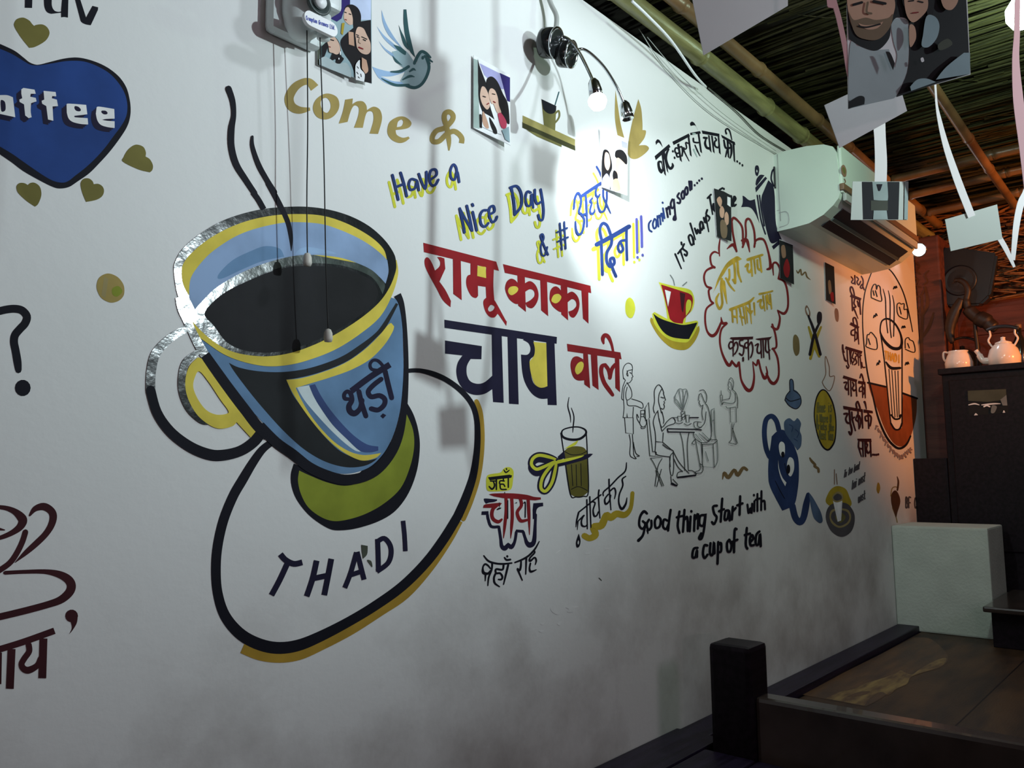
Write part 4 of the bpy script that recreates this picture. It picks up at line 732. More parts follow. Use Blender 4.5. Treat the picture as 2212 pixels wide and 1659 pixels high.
def d1(b):
    b.t(590, 0, 5.01)
    b.f('paleteal', "478,-230! 1065,-100! 1068,905! 482,700!").f('skyblue', "830,-140! 1060,-100! 1058,215! 950,215! 900,80! 835,50!").f('indigo', "605,-180! 835,-140! 830,80! 770,110! 740,200! 690,235! 600,190!").f('smudge', "478,380! 512,380! 502,712! 480,700!")
    b.f('hair', "770,95! 800,58 860,50 920,90 950,160 950,232! 1058,215! 1066,900! 900,872! 850,700 760,560 735,430 870,300! 860,200!")
    b.f('skin2', "775,110 790,82 820,80 845,130 862,200 862,265! 830,270 800,250 770,215 765,170").s('hair', 9, "775,132 792,138", "822,150 842,156").s('red2', 8, "778,210 795,216").f('mustard', "745,250! 775,245! 755,380! 735,360!").f('skin', "815,340! 870,350! 880,500! 820,480!")
    b.f('skin2', "895,420 890,370 905,310 930,290 980,310 1010,370 1040,430 1055,480 1052,560 1010,590 950,570 910,520 900,470").s('hair', 9, "900,375 925,385", "958,398 1015,425").s('hair', 11, "908,398 922,402", "975,428 1000,440").s('shadowskin', 7, "935,405 925,455 945,470").s('red2', 14, "930,512 972,530,.8")
    b.f('sage', "510,395! 592,395! 590,440! 525,500!").f('hair', "530,500! 580,450! 592,500 560,600 530,640!").f('hair', "665,405 720,470 738,600 765,640 700,715 670,715! 690,640 640,655 620,660! 650,575 700,585")
    b.f('skin2', "585,440 610,410 660,400 690,430 720,490 725,560 690,590 650,575 610,560 600,500").s('hair', 10, "618,428 655,438").s('red2', 8, "605,505 620,510").f('shirt', "500,640! 560,612 620,640 700,690 790,680 840,760 842,840! 502,700!")
    b.f('photowhite', "890,720 920,660 940,650! 945,740 990,800 985,885! 895,865!").f('skin', "960,620! 1010,650! 1030,760 1000,800! 960,740!").s('ink', 6, "910,720 925,740", "905,780 920,800", "920,830 935,845", "950,800 955,830").s('plate_white', 9, "728,560 728,590", "712,630 712,640")
print_on_wall([(684, -48), (801, -25), (803, 181), (686, 140)], d1, 'large photo print of three women beside the wall fan', (.004, .014))
def d2(b):
    b.t(960, 0)
    b.f('photowhite', "250,470! 558,640! 565,1240! 300,1102! 248,1090!").f('sage', "250,500! 288,515! 300,1100! 248,1088!").f('lilac', "300,540! 470,625! 520,760! 460,760! 340,640!")
    b.f('indigo', "472,622! 560,662! 560,870! 535,860!").f('hair', "286,500! 300,560 345,680 380,760! 380,800 300,860! 288,700!")
    b.f('hair', "290,760 300,700 345,720 375,790 390,900 420,1000 460,1110 430,1135 380,1060 320,940 295,850").f('skin2', "305,800 320,740 350,750 380,820 388,900 365,935 330,900 310,850").f('hair', "360,720 370,665 410,655 455,700 500,800 540,880 555,1000 550,1060 500,1000 460,900 400,830")
    b.f('skin2', "378,800 395,755 430,770 455,830 465,900 485,960 450,960 420,890 400,880").f('pink', "455,970! 485,965 530,1040 525,1100! 490,1090 470,1040").f('photowhite', "330,960! 400,1000 460,1060 490,1150! 380,1110! 320,1080!").f('skin', "330,950 360,1010 380,1090 350,1090 325,1040").f('hair', "385,1000 440,1090 450,1140 420,1130 390,1060").f('paleteal', "490,1110! 550,1080! 560,1215! 520,1190!")
    b.f('hair', "302,970! 318,980! 322,1095! 306,1085!").s('hair', 7, "330,820 352,828", "410,800 432,805").s('red2', 8, "365,890 380,880", "420,865 435,875")
print_on_wall([(1023, 119), (1101.5, 165), (1103, 314), (1022.8, 276)], d2, 'photo print of two women in pink and white left of the picture lamp', (.006, .016))
def d3(b):
    b.t(960, 0)
    b.f('photowhite', "1330,1095! 1565,1190! 1560,1668! 1343,1598!").f('lilac', "1510,1200! 1562,1220! 1560,1270! 1515,1255!")
    b.f('hair', "1345,1350 1360,1280 1400,1290 1425,1370 1430,1440 1410,1500 1420,1620! 1348,1590! 1340,1450").f('skin2', "1365,1360 1375,1300 1405,1320 1415,1400 1395,1455 1370,1420").f('lilac', "1350,1520! 1385,1480 1412,1530 1412,1620! 1345,1598!")
    b.f('hair', "1455,1330 1465,1285 1515,1280 1555,1330 1558,1400 1530,1390 1500,1370 1470,1350").f('skin2', "1465,1380 1480,1345 1520,1375 1545,1410 1530,1460 1500,1500 1465,1470").f('hair', "1435,1500 1445,1455 1470,1470 1480,1520 1450,1545").f('skin', "1440,1540 1480,1530 1500,1620 1440,1620")
print_on_wall([(1296, 277), (1356, 301), (1355, 422), (1300, 404)], d3, 'brightly lit photo print of two women directly below the glowing lamp', (.006, .022))
def d4(b):
    b.t(1280, 260)
    b.f('charcoal', "1035,580! 1120,606! 1182,640! 1186,1032! 1062,992!").f('skin', "1060,680 1085,650 1105,690 1090,740").f('photowhite', "1150,650! 1178,660! 1178,740! 1150,720!").f('skin', "1085,760 1105,730 1125,770 1115,830 1090,820").f('skin', "1125,820 1140,780 1160,810 1160,880 1135,890").f('shadowskin', "1090,870 1120,850 1150,920 1140,1000 1100,990")
print_on_wall([(1542, 406.5), (1578.5, 422), (1580, 521.5), (1549, 511)], d4, 'dark photo print of people covering part of the slanting tea words', (.004, .014))
def d5(b): b.t(1652, 280).f('charcoal', "125,940! 240,985! 250,1322! 130,1266!").f('red2', "160,1170 190,1100 215,1180 200,1260 170,1240").f('brownline', "140,1000 170,990 180,1080 150,1090")
print_on_wall([(1684, 517), (1713, 529), (1715, 614.5), (1685, 600.5)], d5, 'dark photo print under the left end of the air conditioner', (.004, .012))
def d6(b): b.t(1652, 280).f('charcoal', "512,1130! 592,1170! 605,1492! 522,1452!").f('shadowskin', "540,1300 560,1290 570,1380 550,1400").f('red2', "560,1400 585,1390 590,1460 570,1460")
print_on_wall([(1781.5, 566), (1802, 576), (1805, 657.5), (1784, 647.5)], d6, 'narrow dark photo print under the middle of the air conditioner', (.004, .012))

# ------------------------------------------------------------------ hanging cards and ribbons
def vplane(px, py, depth, yaw):
    """upright plane through the point seen at (px,py), depth metres away, facing back along -x turned by yaw"""
    d = ray(px, py).normalized(); p = CAM + d * depth; a = math.radians(yaw)
    return p, Vector((-math.cos(a), -math.sin(a), 0))
def hang_card(px, depth, yaw, corners, m, label, draw=None, cat_='photo card', name='hanging_card', group='photo cards hung from the roof'):
    cx = sum(c[0] for c in corners) / 4; cy = sum(c[1] for c in corners) / 4
    p, n = vplane(cx, cy, depth, yaw); fn = on_plane(p, n)
    V = [fn(x, y, 0) for x, y in corners]
    bm = bmesh.new(); f = [bm.verts.new(v) for v in V]; k = [bm.verts.new(v - n * .0008) for v in V]
    bm.faces.new(f); bm.faces.new(k[::-1])
    for i in range(4): bm.faces.new((f[i], k[i], k[(i + 1) % 4], f[(i + 1) % 4]))
    bmesh.ops.recalc_face_normals(bm, faces=bm.faces)
    o = tag(obj(name, bm, m), label, cat_, group)
    if draw:
        b = Brush(0, 0, fn, 2); draw(b); b.done('picture', o)
    return o
def ribbon(depth, yaw, pts, wpx, m, label, at=None, back=.0006, hang=True):
    cx, cy = at or (sum(q[0] for q in pts) / len(pts), sum(q[1] for q in pts) / len(pts))
    p, n = vplane(cx, cy, depth, yaw); p = p - n * back; fn = on_plane(p, n)
    top = fn(pts[0][0], pts[0][1], 0)
    if hang and top.z < 2.44:                                       # carry the ribbon on up to the roof
        q = R.transposed() @ (Vector((top.x, top.y, 2.44)) - CAM)
        pts = [(CX + F * q.x / -q.z, CY - F * q.y / -q.z, pts[0][2] if len(pts[0]) > 2 else 1)] + list(pts)
    b = Brush(0, 0, fn, 1); b.s(m, wpx * 3.95, ' '.join('%.1f,%.1f,%.2f' % (q[0] * 3.95, q[1] * 3.95, q[2] if len(q) > 2 else 1) for q in pts), n=6, cap=False)
    o = b.done('ribbon'); tag(o, label, 'ribbon', 'ribbons hanging from the roof')
    s = o.modifiers.new('thickness', 'SOLIDIFY'); s.thickness = .0006; s.offset = 0
    return o
hang_card(0, .95, 48, [(1484, -60), (1702, -60), (1702, 12), (1520, 119)], 'card', 'blank grey card back cut by the top edge, leftmost of the hanging cards')
def big(b):
    b.t(1652, 0)
    b.f('shirt', "715,560! 730,380 760,330 780,390! 960,425! 1060,420! 1110,580! 1130,470 1100,360 1080,200 1130,155 1220,170! 1232,420! 1215,640! 1150,800! 1100,840! 712,928!")
    b.f('charcoal', "690,-90! 1715,-90! 1752,630! 1480,710! 1120,830! 1215,620 1235,400 1225,180 1130,150 1080,210 1060,330 960,430 830,400 720,330!")
    b.f('hair', "690,-200! 1130,-200! 1125,60 1090,120 700,60!").f('skin', "715,-100 880,-130 1060,-100 1112,20 1095,130 1050,240 960,330 870,335 770,270 715,120").f('shadowskin', "716,100 760,170 860,150 950,170 1060,150 1095,120 1070,230 980,330 870,338 770,285")
    b.f('skin', "800,200 860,215 960,205 1010,185 960,240 870,250").s('hair', 14, "800,222 870,232 985,205").s('hair', 22, "760,40 830,20", "930,10 1030,30").s('shadowskin', 18, "880,20 870,100 910,115")
    b.f('hair', "1150,-150! 1460,-150! 1440,100 1400,200 1370,60 1250,-60 1190,60").f('skin', "1195,-60 1290,-110 1380,-40 1390,70 1330,150 1260,190 1205,110").s('hair', 12, "1230,10 1270,5", "1310,10 1350,20").s('red2', 10, "1260,110 1310,105").f('skin', "1490,-120 1570,-130 1650,-70 1645,20 1590,85 1520,50").s('hair', 9, "1530,-20 1560,-15", "1595,-15 1620,-15")
    b.f('paleteal', "1380,140 1450,140 1490,210 1470,320 1400,400 1340,390 1350,300").f('skin', "1235,220 1280,230 1290,330 1240,400")
    b.f('charcoal', "715,870! 800,820 850,830 850,890! 715,925!").f('paleteal', "1460,680! 1550,570 1700,450! 1752,450! 1752,630!").f('paleteal', "1240,740! 1300,680 1380,670 1460,700! 1250,775!").f('smudge', "1480,380 1560,330 1600,380 1500,430").f('hair', "1030,440! 1070,450 1110,540! 1095,600! 1060,520").f('plate_white', "1330,500 1350,490 1360,520 1340,530")
hang_card(0, .90, 48, [(1829, -40), (2088, -40), (2096.5, 161), (1832.5, 235)], 'photowhite', 'big blurred hanging photo of a man in pale shirt with friends', big)
hang_card(0, .98, 48, [(1781, 227), (1935, 155), (1959.5, 239.5), (1814, 319.5)], 'card', 'blank white tilted card hanging behind the big photo')
def cam_print(b):
    b.t(1652, 280)
    b.f('charcoal', "830,445! 1150,445! 1140,766! 840,766!").f('sage', "918,445! 1045,445! 1050,600 1000,605 930,600!").f('smudge', "905,605! 1050,605! 1050,690! 905,690!").f('sage', "930,690! 1040,690! 1050,766! 925,766!").f('ink', "955,465! 1005,465! 985,520 970,520!").f('sage', "1195,445! 1226,445! 1220,766! 1190,766!")
hang_card(0, 1.42, 48, [(1842, 392), (1962.5, 392), (1960.5, 475), (1838, 475)], 'card_green', 'hanging photo print with dark vertical stripes in front of the air conditioner', cam_print)
hang_card(0, 1.45, 48, [(2041.5, 474), (2154, 441.5), (2165.5, 516), (2054, 542.5)], 'card_green', 'blank pale green card hanging at the right by the far spotlight')
ribbon(.90, 48, [(1782, -140), (1797, -20), (1812, 40), (1825, 100), (1833, 150), (1838, 170)], 11, 'ribbon_pink', 'pink ribbon going up beside the left edge of the big photo', (1961.5, 79))
ribbon(.98, 48, [(1925, -120), (1900, 60), (1880, 200)], 9, 'ribbon_pink', 'narrow ribbon holding the blank white card, mostly behind the big photo', (1872, 235))
ribbon(.95, 48, [(1610, -200), (1604, -120), (1600, -20)], 10, 'ribbon_white', 'ribbon above the blank grey card, cut by the top edge', (1602, 2.75))
ribbon(1.42, 48, [(1893, -60), (1896, 100), (1899, 255), (1901, 300, .95), (1903, 350), (1902, 398)], 26, 'ribbon_white', 'wide white ribbon holding the striped print', (1900.6, 433.5))
ribbon(1.45, 48, [(2016, 120, .3), (2022, 215, .3), (2030, 262, .6), (2045, 320, .9), (2068, 388, 1.1), (2088, 440, 1.1), (2099, 468, 1.1)], 15, 'ribbon_white', 'long slanting pale ribbon holding the green card', (2103.7, 493.5), -.0012)
ribbon(1.30, 48, [(2190, -160, .7), (2197, 40, .7), (2194, 130, .9), (2200, 220, 1.3), (2212, 320, 1.2), (2222, 420, 1)], 17, 'ribbon_pink', 'pink twisted ribbon at the right edge under the ceiling bulb')
ribbon(1.45, 48, [(2250, 120, 1), (2240, 250, 1), (2222, 395, 1), (2205, 440, 1), (2195, 490, .9), (2188, 562, .6)], 15, 'ribbon_white', 'pale ribbon falling along the right edge to a knot', (2103.7, 493.5), .0006)
ribbon(1.45, 48, [(2150, 500, 1), (2172, 536, 1), (2191, 577, .5)], 11, 'ribbon_white', 'short ribbon end dangling from the corner of the green card', (2103.7, 493.5), .0006, False)

# cards hanging just out of frame on the right: their shadows fall on the painted wall
def shade_card(px, py, t, w_, h_, label, rlabel):
    p = at_y(px, py, WY).lerp(Vector(KEY), t)
    bm = bmesh.new(); box(bm, p.x - w_ / 2, p.x + w_ / 2, p.y, p.y + .0008, p.z - h_ / 2, p.z + h_ / 2)
    tag(obj('hanging_card', bm, 'card'), label, 'photo card', 'photo cards hung from the roof')
    bm = bmesh.new(); box(bm, p.x - .004, p.x + .004, p.y + .0007, p.y + .0014, p.z + h_ / 2 - .01, 2.44)
    tag(obj('ribbon', bm, 'ribbon_white'), rlabel, 'ribbon', 'ribbons hanging from the roof')
shade_card(922, 190, .48, .066, .090, 'card out of frame whose shadow falls behind the swallow', 'ribbon out of frame shading the wall above the swallow')
shade_card(1180, 365, .48, .060, .055, 'card out of frame whose shadow falls below the painted shelf', 'ribbon out of frame shading the wall beside the picture lamp')
# ceiling bulb at the right edge
r = empty('ceiling_bulb', TUBE, 'bright greenish bulb hanging at the top right corner', 'light bulb')
bm = bmesh.new(); lathe(bm, [(.0, -.062), (.022, -.056), (.036, -.033), (.036, -.005), (.02, .02), (.013, .03)]); obj('bulb', bm, 'bulb_green', r)
bm = bmesh.new(); lathe(bm, [(.015, .03), (.017, .032), (.017, .07), (.006, .075), (.004, .15)]); obj('socket', bm, 'black_plastic', r)

# ------------------------------------------------------------------ twin goose-neck picture lamp
y0 = 1.045
LP = at_y(1200, 100, y0)
lamp = empty('picture_lamp', at_y(1200, 100, WY), 'black and chrome twin goose-neck lamp above the painted shelf, one head lit', 'wall lamp')
ax = (R @ Vector((.86, -.22, .46))).normalized()
def canister(px, py, r, h, yy):
    p = at_y(px, py, yy); M = aim(p, ax)
    bm = bmesh.new(); lathe(bm, [(0, -h / 2), (r * .82, -h / 2), (r * .96, -h * .42), (r, -h * .3), (r, h * .42)], M); o = under(obj('canister', bm, 'black_gloss', None), lamp)
    bm = bmesh.new(); lathe(bm, [(r * .97, h * .38), (r * 1.05, h * .40), (r * 1.05, h * .5), (r * .9, h * .5), (r * .88, h * .44), (r * .3, h * .42), (0, h * .42)], M); g = obj('rim', bm, ['chrome'], None, True); g.parent = o
    bm = bmesh.new(); lathe(bm, [(r * .90, h * .47), (r * .4, h * .45), (r * .12, h * .6), (0, h * .6)], M); g = obj('face', bm, 'black_gloss', None); g.parent = o
    return p + ax * h * .5
c1 = canister(1187, 93, .034, .040, 1.104); c2 = canister(1222, 117, .030, .033, 1.085)
def neck(P, name='gooseneck'):
    bm = bmesh.new(); tube(bm, smooth_pts(P, 8), .0036, 8); return under(obj(name, bm, 'chrome', None), lamp)
neck([c1 + ax * .003, at_y(1215, 80, 1.08), at_y(1232, 88, 1.06), at_y(1252, 115, 1.03), at_y(1272, 155, .985), at_y(1283, 180, HY)])
neck([c2 + ax * .003, at_y(1254, 106, 1.065), at_y(1275, 115, 1.05), at_y(1305, 145, 1.03), at_y(1332, 188, 1.01), at_y(1347, 222, 1.0)])
def head(px, py, yy, d, lit):
    M = aim(at_y(px, py, yy), d)
    bm = bmesh.new(); lathe(bm, [(.004, -.024), (.007, -.022), (.012, -.014), (.0145, .004), (.0145, .022), (.0125, .022), (.011, .012), (0, .012)], M); o = under(obj('lamp_head', bm, 'chrome', None), lamp)
    bm = bmesh.new(); lathe(bm, [(.0125, .014), (.019, .024), (.020, .032), (.014, .044), (0, .048)] if lit else [(.0115, .0135), (.008, .0155), (0, .016)], M); g = obj('led_lens', bm, 'led' if lit else 'plate_white', None, True); g.parent = o
    return o
head(1285, 192, HY, (R @ Vector((.16, -.95, .2))), True); head(1352, 238, 1.0, (R @ Vector((.2, -.95, .15))), False)
bm = bmesh.new(); tube(bm, smooth_pts([at_y(1176, -30, 1.13), at_y(1190, 8, 1.125), at_y(1202, 35, 1.115), at_y(1201, 62, 1.115)], 6), .006, 8)
under(obj('power_cord', bm, 'cable_grey', None), lamp)
bm = bmesh.new(); tube(bm, [at_y(1190, 92, WY), at_y(1189, 92, 1.12)], .010, 10); under(obj('wall_mount', bm, 'black_plastic', None), lamp)
bm = bmesh.new(); tube(bm, smooth_pts([at_y(1188, 92, 1.108), at_y(1205, 108, 1.10), at_y(1222, 116, 1.085)], 3), .008, 8); under(obj('link_arm', bm, 'black_gloss', None), lamp)

# ------------------------------------------------------------------ wall fan seen from below
fan = empty('wall_fan', at_y(660, -10, WY), 'pale plastic wall fan base at the top edge with pull cords', 'wall fan')
bm = bmesh.new(); p = at_y(652, 20, 1.112)
lathe(bm, [(0, -.052), (.016, -.050), (.029, -.038), (.0345, -.018), (.035, .10), (.0, .10)], Matrix.Translation(p), 28)
o = under(obj('motor_base', bm, 'fan_plastic', None), fan)
bm = bmesh.new(); lathe(bm, [(.0352, -.004), (.0362, -.003), (.0362, .003), (.0352, .004)], Matrix.Translation(p + Vector((0, 0, .012))), 28); under(obj('seam_ring', bm, 'fan_dark', None), fan)
bm = bmesh.new(); q = at_y(640, -10, 1.13); box(bm, q.x - .05, q.x + .05, 1.12, 1.15, q.z - .08, q.z + .14, .012); under(obj('wall_bracket', bm, 'fan_plastic', None), fan)
bm = bmesh.new(); q = at_y(668, -8, 1.09); box(bm, q.x - .018, q.x + .055, 1.072, 1.11, q.z - .012, q.z + .10, .008); o = under(obj('gear_housing', bm, 'fan_plastic', None), fan)
bm = bmesh.new(); lathe(bm, [(.021, 0), (.023, .004), (.020, .005), (.016, .001), (0, .0)], aim(at_y(687, 5, 1.071), (0, -1, 0)), 24); under(obj('round_recess', bm, 'fan_dark', None), fan)
bm = bmesh.new(); lathe(bm, [(.0, 0), (.012, .002), (.011, .008), (0, .010)], aim(at_y(688, 6, 1.070), (0, -1, 0)), 20); under(obj('knob', bm, 'plate_white', None), fan)
# name plate: a stadium parallel to the wall
yp = 1.062; a = at_y(672, 40, yp); bb = at_y(716, 62, yp); mid = (a + bb) / 2; hl = (bb - a).length / 2; rr = .0125
dirx = (bb - a).normalized(); diry = Vector((0, 0, 1)) - dirx * dirx.z; diry.normalize()
bm = bmesh.new(); ring = []
for k in range(28):
    t = 2 * math.pi * k / 28; cx_ = hl if math.cos(t) >= 0 else -hl
    ring.append(mid + dirx * (cx_ + rr * math.cos(t)) + diry * rr * math.sin(t))
f = [bm.verts.new(v) for v in ring]; g = [bm.verts.new(v + Vector((0, .007, 0))) for v in ring]
bm.faces.new(f); bm.faces.new(g[::-1])
for k in range(28): bm.faces.new((f[k], g[k], g[(k + 1) % 28], f[(k + 1) % 28]))
bmesh.ops.recalc_face_normals(bm, faces=bm.faces)
plate = under(obj('name_plate', bm, 'plate_white', None), fan)
b = Brush(480, 0, lambda x, y, l: at_y(x, y, yp - .0005), 1); words(b, 'print_blue', 4.6, 'Crompton Greaves Ltd.', 716, 166, 968, 256, 34)
tx = b.done('lettering', None); tx.parent = plate
bm = bmesh.new(); q = at_y(699, 72, 1.088); lathe(bm, [(0, -.012), (.011, -.010), (.012, .0), (.012, .03)], Matrix.Translation(q), 18); under(obj('switch_barrel', bm, 'fan_plastic', None), fan)
def cord(p0, p1, yy0, yy1):
    a = at_y(*p0, yy0); c = at_y(*p1, yy1)
    bm = bmesh.new(); tube(bm, smooth_pts([a, a.lerp(c, .4) + Vector((.0012, 0, 0)), a.lerp(c, .75) - Vector((.0008, 0, 0)), c], 5), .0011, 6); o = under(obj('pull_cord', bm, 'thread', None), fan)
    bm = bmesh.new(); lathe(bm, [(0, .011), (.0045, .009), (.007, .003), (.0075, -.006), (.006, -.011), (0, -.012)], Matrix.Translation(c - Vector((0, 0, .006))), 14); g = obj('bead', bm, 'bead', None); g.parent = o
cord((663, 66), (664, 552), 1.092, 1.098); cord((691, 78), (709, 716), 1.088, 1.094)

# ------------------------------------------------------------------ air conditioner
X0, X1 = 2.77, 3.66
PROF = [(1.15, 2.245), (1.12, 2.250), (1.03, 2.246), (.972, 2.236), (.942, 2.220), (.930, 2.196), (.926, 2.12), (.926, 2.052), (.932, 2.036), (.950, 2.016), (.985, 1.990), (1.035, 1.971), (1.10, 1.966), (1.15, 1.965)]
acl = empty('air_conditioner', (X0, WY, 1.965), 'white split air conditioner high on the painted wall', 'air conditioner')
def extr(bm, prof, x0, x1, cap=True):
    A = [bm.verts.new((x0, y, z)) for y, z in prof]; B = [bm.verts.new((x1, y, z)) for y, z in prof]; n = len(prof)
    for k in range(n - 1): bm.faces.new((A[k], A[k + 1], B[k + 1], B[k]))
    if cap: bm.faces.new((A[-1], A[0], B[0], B[-1])); bm.faces.new(A[::-1]); bm.faces.new(B)
    bmesh.ops.recalc_face_normals(bm, faces=bm.faces)
bm = bmesh.new(); extr(bm, PROF, X0, X1); under(obj('body', bm, 'ac_plastic', None), acl)
bm = bmesh.new(); box(bm, X0 + .004, X1 - .004, .917, .930, 2.055, 2.222, .006); o = under(obj('front_panel', bm, 'ac_plastic', None), acl)
b = Brush(1652, 280, lambda x, y, l: at_y(x, y, .9165 - .0002 * l), 1); b.f('brownline', "652,340 660,305 680,305 698,350 692,400 668,395").f('olivedk', "662,335 675,320 690,355 680,380").s('brownline', 7, "680,420 690,445 675,465 692,490 678,515 695,535")
e = b.done('emblem', None); e.parent = o; e['label'] = 'small brown oval emblem with lettering'
bm = bmesh.new(); box(bm, X0 - .004, X1 - .01, .910, .926, 2.062, 2.085, .004); under(obj('display_strip', bm, 'brown_plastic', None), acl)
bm = bmesh.new(); box(bm, X0 + .02, X1 - .02, .912, .924, 2.030, 2.056, .003); under(obj('lower_lip', bm, 'ac_grey', None), acl)
def quadbox(bm, P, th):
    n = (P[1] - P[0]).cross(P[3] - P[0]).normalized(); A = [bm.verts.new(p) for p in P]; B = [bm.verts.new(p + n * th) for p in P]
    bm.faces.new(A); bm.faces.new(B[::-1])
    for k in range(4): bm.faces.new((A[k], B[k], B[(k + 1) % 4], A[(k + 1) % 4]))
    bmesh.ops.recalc_face_normals(bm, faces=bm.faces)
def slat(y0, z0, y1, z1, xa, xb, th, name, m):
    bm = bmesh.new(); quadbox(bm, [Vector((xa, y0, z0)), Vector((xb, y0, z0)), Vector((xb, y1, z1)), Vector((xa, y1, z1))], th); return under(obj(name, bm, m, None), acl)
slat(.944, 2.0205, 1.020, 1.9745, X0 + .07, X1 - .06, -.004, 'air_outlet', 'black_plastic')
slat(.979, 1.9975, .9875, 1.9905, X0 + .075, X1 - .065, -.007, 'louvre', 'fan_dark')
bm = bmesh.new()
for y_ in (1.135,): tube(bm, [(X0 - .001, y_, 2.244), (X0 - .001, y_, 2.0)], .0012, 6)
tube(bm, [(X0 - .001, 1.147, 2.04), (X0 - .001, 1.135, 2.04)], .0012, 6); tube(bm, smooth_pts([(X0 - .001, 1.14, 2.03), (X0 - .001, 1.115, 2.03), (X0 - .001, 1.105, 2.015), (X0 - .001, 1.108, 1.985), (X0 - .001, 1.14, 1.978)], 5), .0012, 6)
under(obj('end_cap_seam', bm, 'ac_grey', None), acl)
bm = bmesh.new(); tube(bm, smooth_pts([(X0 - .006, 1.147, 2.20), (X0 - .008, 1.146, 2.17), (X0 - .008, 1.146, 2.12)], 5), .003, 6); under(obj('pipe', bm, 'black_plastic', None), acl)

# far spot lamp
fl = empty('spot_lamp', LED, 'small spotlight glaring white past the right end of the air conditioner', 'wall lamp')
dd = (CAM - LED).normalized()
bm = bmesh.new(); lathe(bm, [(.006, -.05), (.022, -.045), (.029, -.02), (.034, .002), (.031, .002), (.0, -.004)], aim(LED, dd)); under(obj('shade', bm, 'chrome', None), fl)
bm = bmesh.new(); lathe(bm, [(.0305, -.002), (.026, .010), (.014, .018), (0, .021)], aim(LED, dd)); under(obj('led_lens', bm, 'led', None), fl)
bm = bmesh.new(); tube(bm, smooth_pts([LED - dd * .048, LED - dd * .07 + Vector((0, .03, .02)), Vector((LED.x + .08, WY - .02, LED.z + .03)), Vector((LED.x + .08, WY, LED.z + .03))], 5), .005, 8); under(obj('arm', bm, 'chrome', None), fl)
# ------------------------------------------------------------------ benches
ZS = .443
near = empty('wall_bench', (.3, WY, 0), 'dark slatted bench along the wall in front of the post', 'bench')
ys = WY - .004
for k in range(4):
    bm = bmesh.new(); box(bm, .2, 1.962 if k == 0 else 1.86, ys - .135 * (k + 1) + .008, ys - .135 * k, ZS - .012, ZS + .018, .004); under(obj('seat_plank', bm, 'purple_wood', None), near)
for x in (.4, 1.7):
    for y_ in (ys - .06, ys - .48):
        bm = bmesh.new(); box(bm, x, x + .06, y_ - .03, y_ + .03, 0, ZS - .012, .004); under(obj('leg', bm, 'dark_wood', None), near)
bm = bmesh.new(); box(bm, .2, 1.86, ys - .535, ys - .51, ZS - .12, ZS - .012, .003); under(obj('apron', bm, 'dark_wood', None), near)

diwan = empty('wooden_platform', (1.9, .6, 0), 'low brown wooden platform bench with a worn yellowish strip', 'platform bench')
XE = 4.2; YF = -.35
bm = bmesh.new(); box(bm, 1.97, XE, YF, WY - .095, ZS - .035, ZS - .012, .003); under(obj('seat_board', bm, 'bench_wood', None), diwan)
bm = bmesh.new(); box(bm, 1.965, XE, WY - .09, WY - .004, ZS - .035, ZS + .012, .004); under(obj('wall_rail', bm, 'purple_wood', None), diwan)
b = Brush(1652, 1239, lambda x, y, l: at_z(x, y, ZS - .0116 + .0002 * l), 1)
b.f('strip_wood', "300,1030! 1275,545! 1420,560 1560,700 1500,800 1250,880 1000,1060 860,1135!").f('worn_wood', "520,1065! 640,1010 760,985 850,940 1000,895 1120,850 1160,825 1200,845 1260,860 1330,810 1450,745 1545,720 1530,770 1450,810 1300,860 1240,890 1210,945 1120,985 1060,1035 990,1010 900,1060 850,1125!").f('strip_wood', "700,1050 800,1010 900,1005 830,1040")
o = under(b.done('worn_strip'), diwan); o['label'] = 'worn yellowish patch on the board beside the wall rail'
for y_ in (.62, .40, .18, -.04):
    bm = bmesh.new(); box(bm, 1.975, XE, y_ - .002, y_ + .002, ZS - .013, ZS - .0117); under(obj('board_seam', bm, 'dark_wood', None), diwan)
bm = bmesh.new(); box(bm, 1.97, XE, YF, YF + .03, ZS - .15, ZS - .035, .003); under(obj('apron', bm, 'dark_wood', None), diwan)
for x in (2.05, 4.1):
    for y_ in (YF + .06, WY - .06):
        bm = bmesh.new(); box(bm, x - .03, x + .03, y_ - .03, y_ + .03, 0, ZS - .035, .004); under(obj('leg', bm, 'dark_wood', None), diwan)
# end board with its post
board = empty('bench_end_board', (1.915, .2, 0), 'dark wooden rail and square post between the wall bench and the platform', 'railing')
bm = bmesh.new(); P = [at_x(1536, 1400, 1.88), at_x(1624, 1400, 1.88)]
box(bm, 1.865, 1.965, P[1].y, P[0].y, 0, at_x(1580, 1392, 1.88).z, .012); under(obj('post', bm, 'dark_wood', None), board)
zr = at_x(1800, 1532, 1.90).z
bm = bmesh.new(); box(bm, 1.885, 1.945, -.62, P[1].y, zr - .20, zr, .010); under(obj('end_rail', bm, 'gloss_wood', None), board)
bm = bmesh.new(); box(bm, 1.90, 1.93, -.62, P[1].y, .08, zr - .20, .004); under(obj('end_panel', bm, 'dark_wood', None), board)
bm = bmesh.new(); box(bm, 1.865, 1.965, -.72, -.62, 0, zr + .1, .012); under(obj('post', bm, 'dark_wood', None), board)

# white low partition on the platform
bm = bmesh.new(); box(bm, 3.855, 4.146, .775, WY - .001, ZS - .012, .876, .008)
tag(obj('low_partition', bm, 'plaster'), 'low white plastered block against the wall at the end of the platform', 'partition')

# low table at the right
zt = .595
tb = empty('low_table', (3.7, .5, ZS), 'low dark table with glossy top at the right edge beside the white partition', 'table')
bm = bmesh.new(); box(bm, 3.62, 4.19, -.2, .765, zt - .022, zt, .007); under(obj('table_top', bm, 'gloss_wood', None), tb)
bm = bmesh.new(); box(bm, 3.70, 4.15, -.15, .752, ZS - .0115, zt - .022, .003); under(obj('body', bm, 'dark_wood', None), tb)

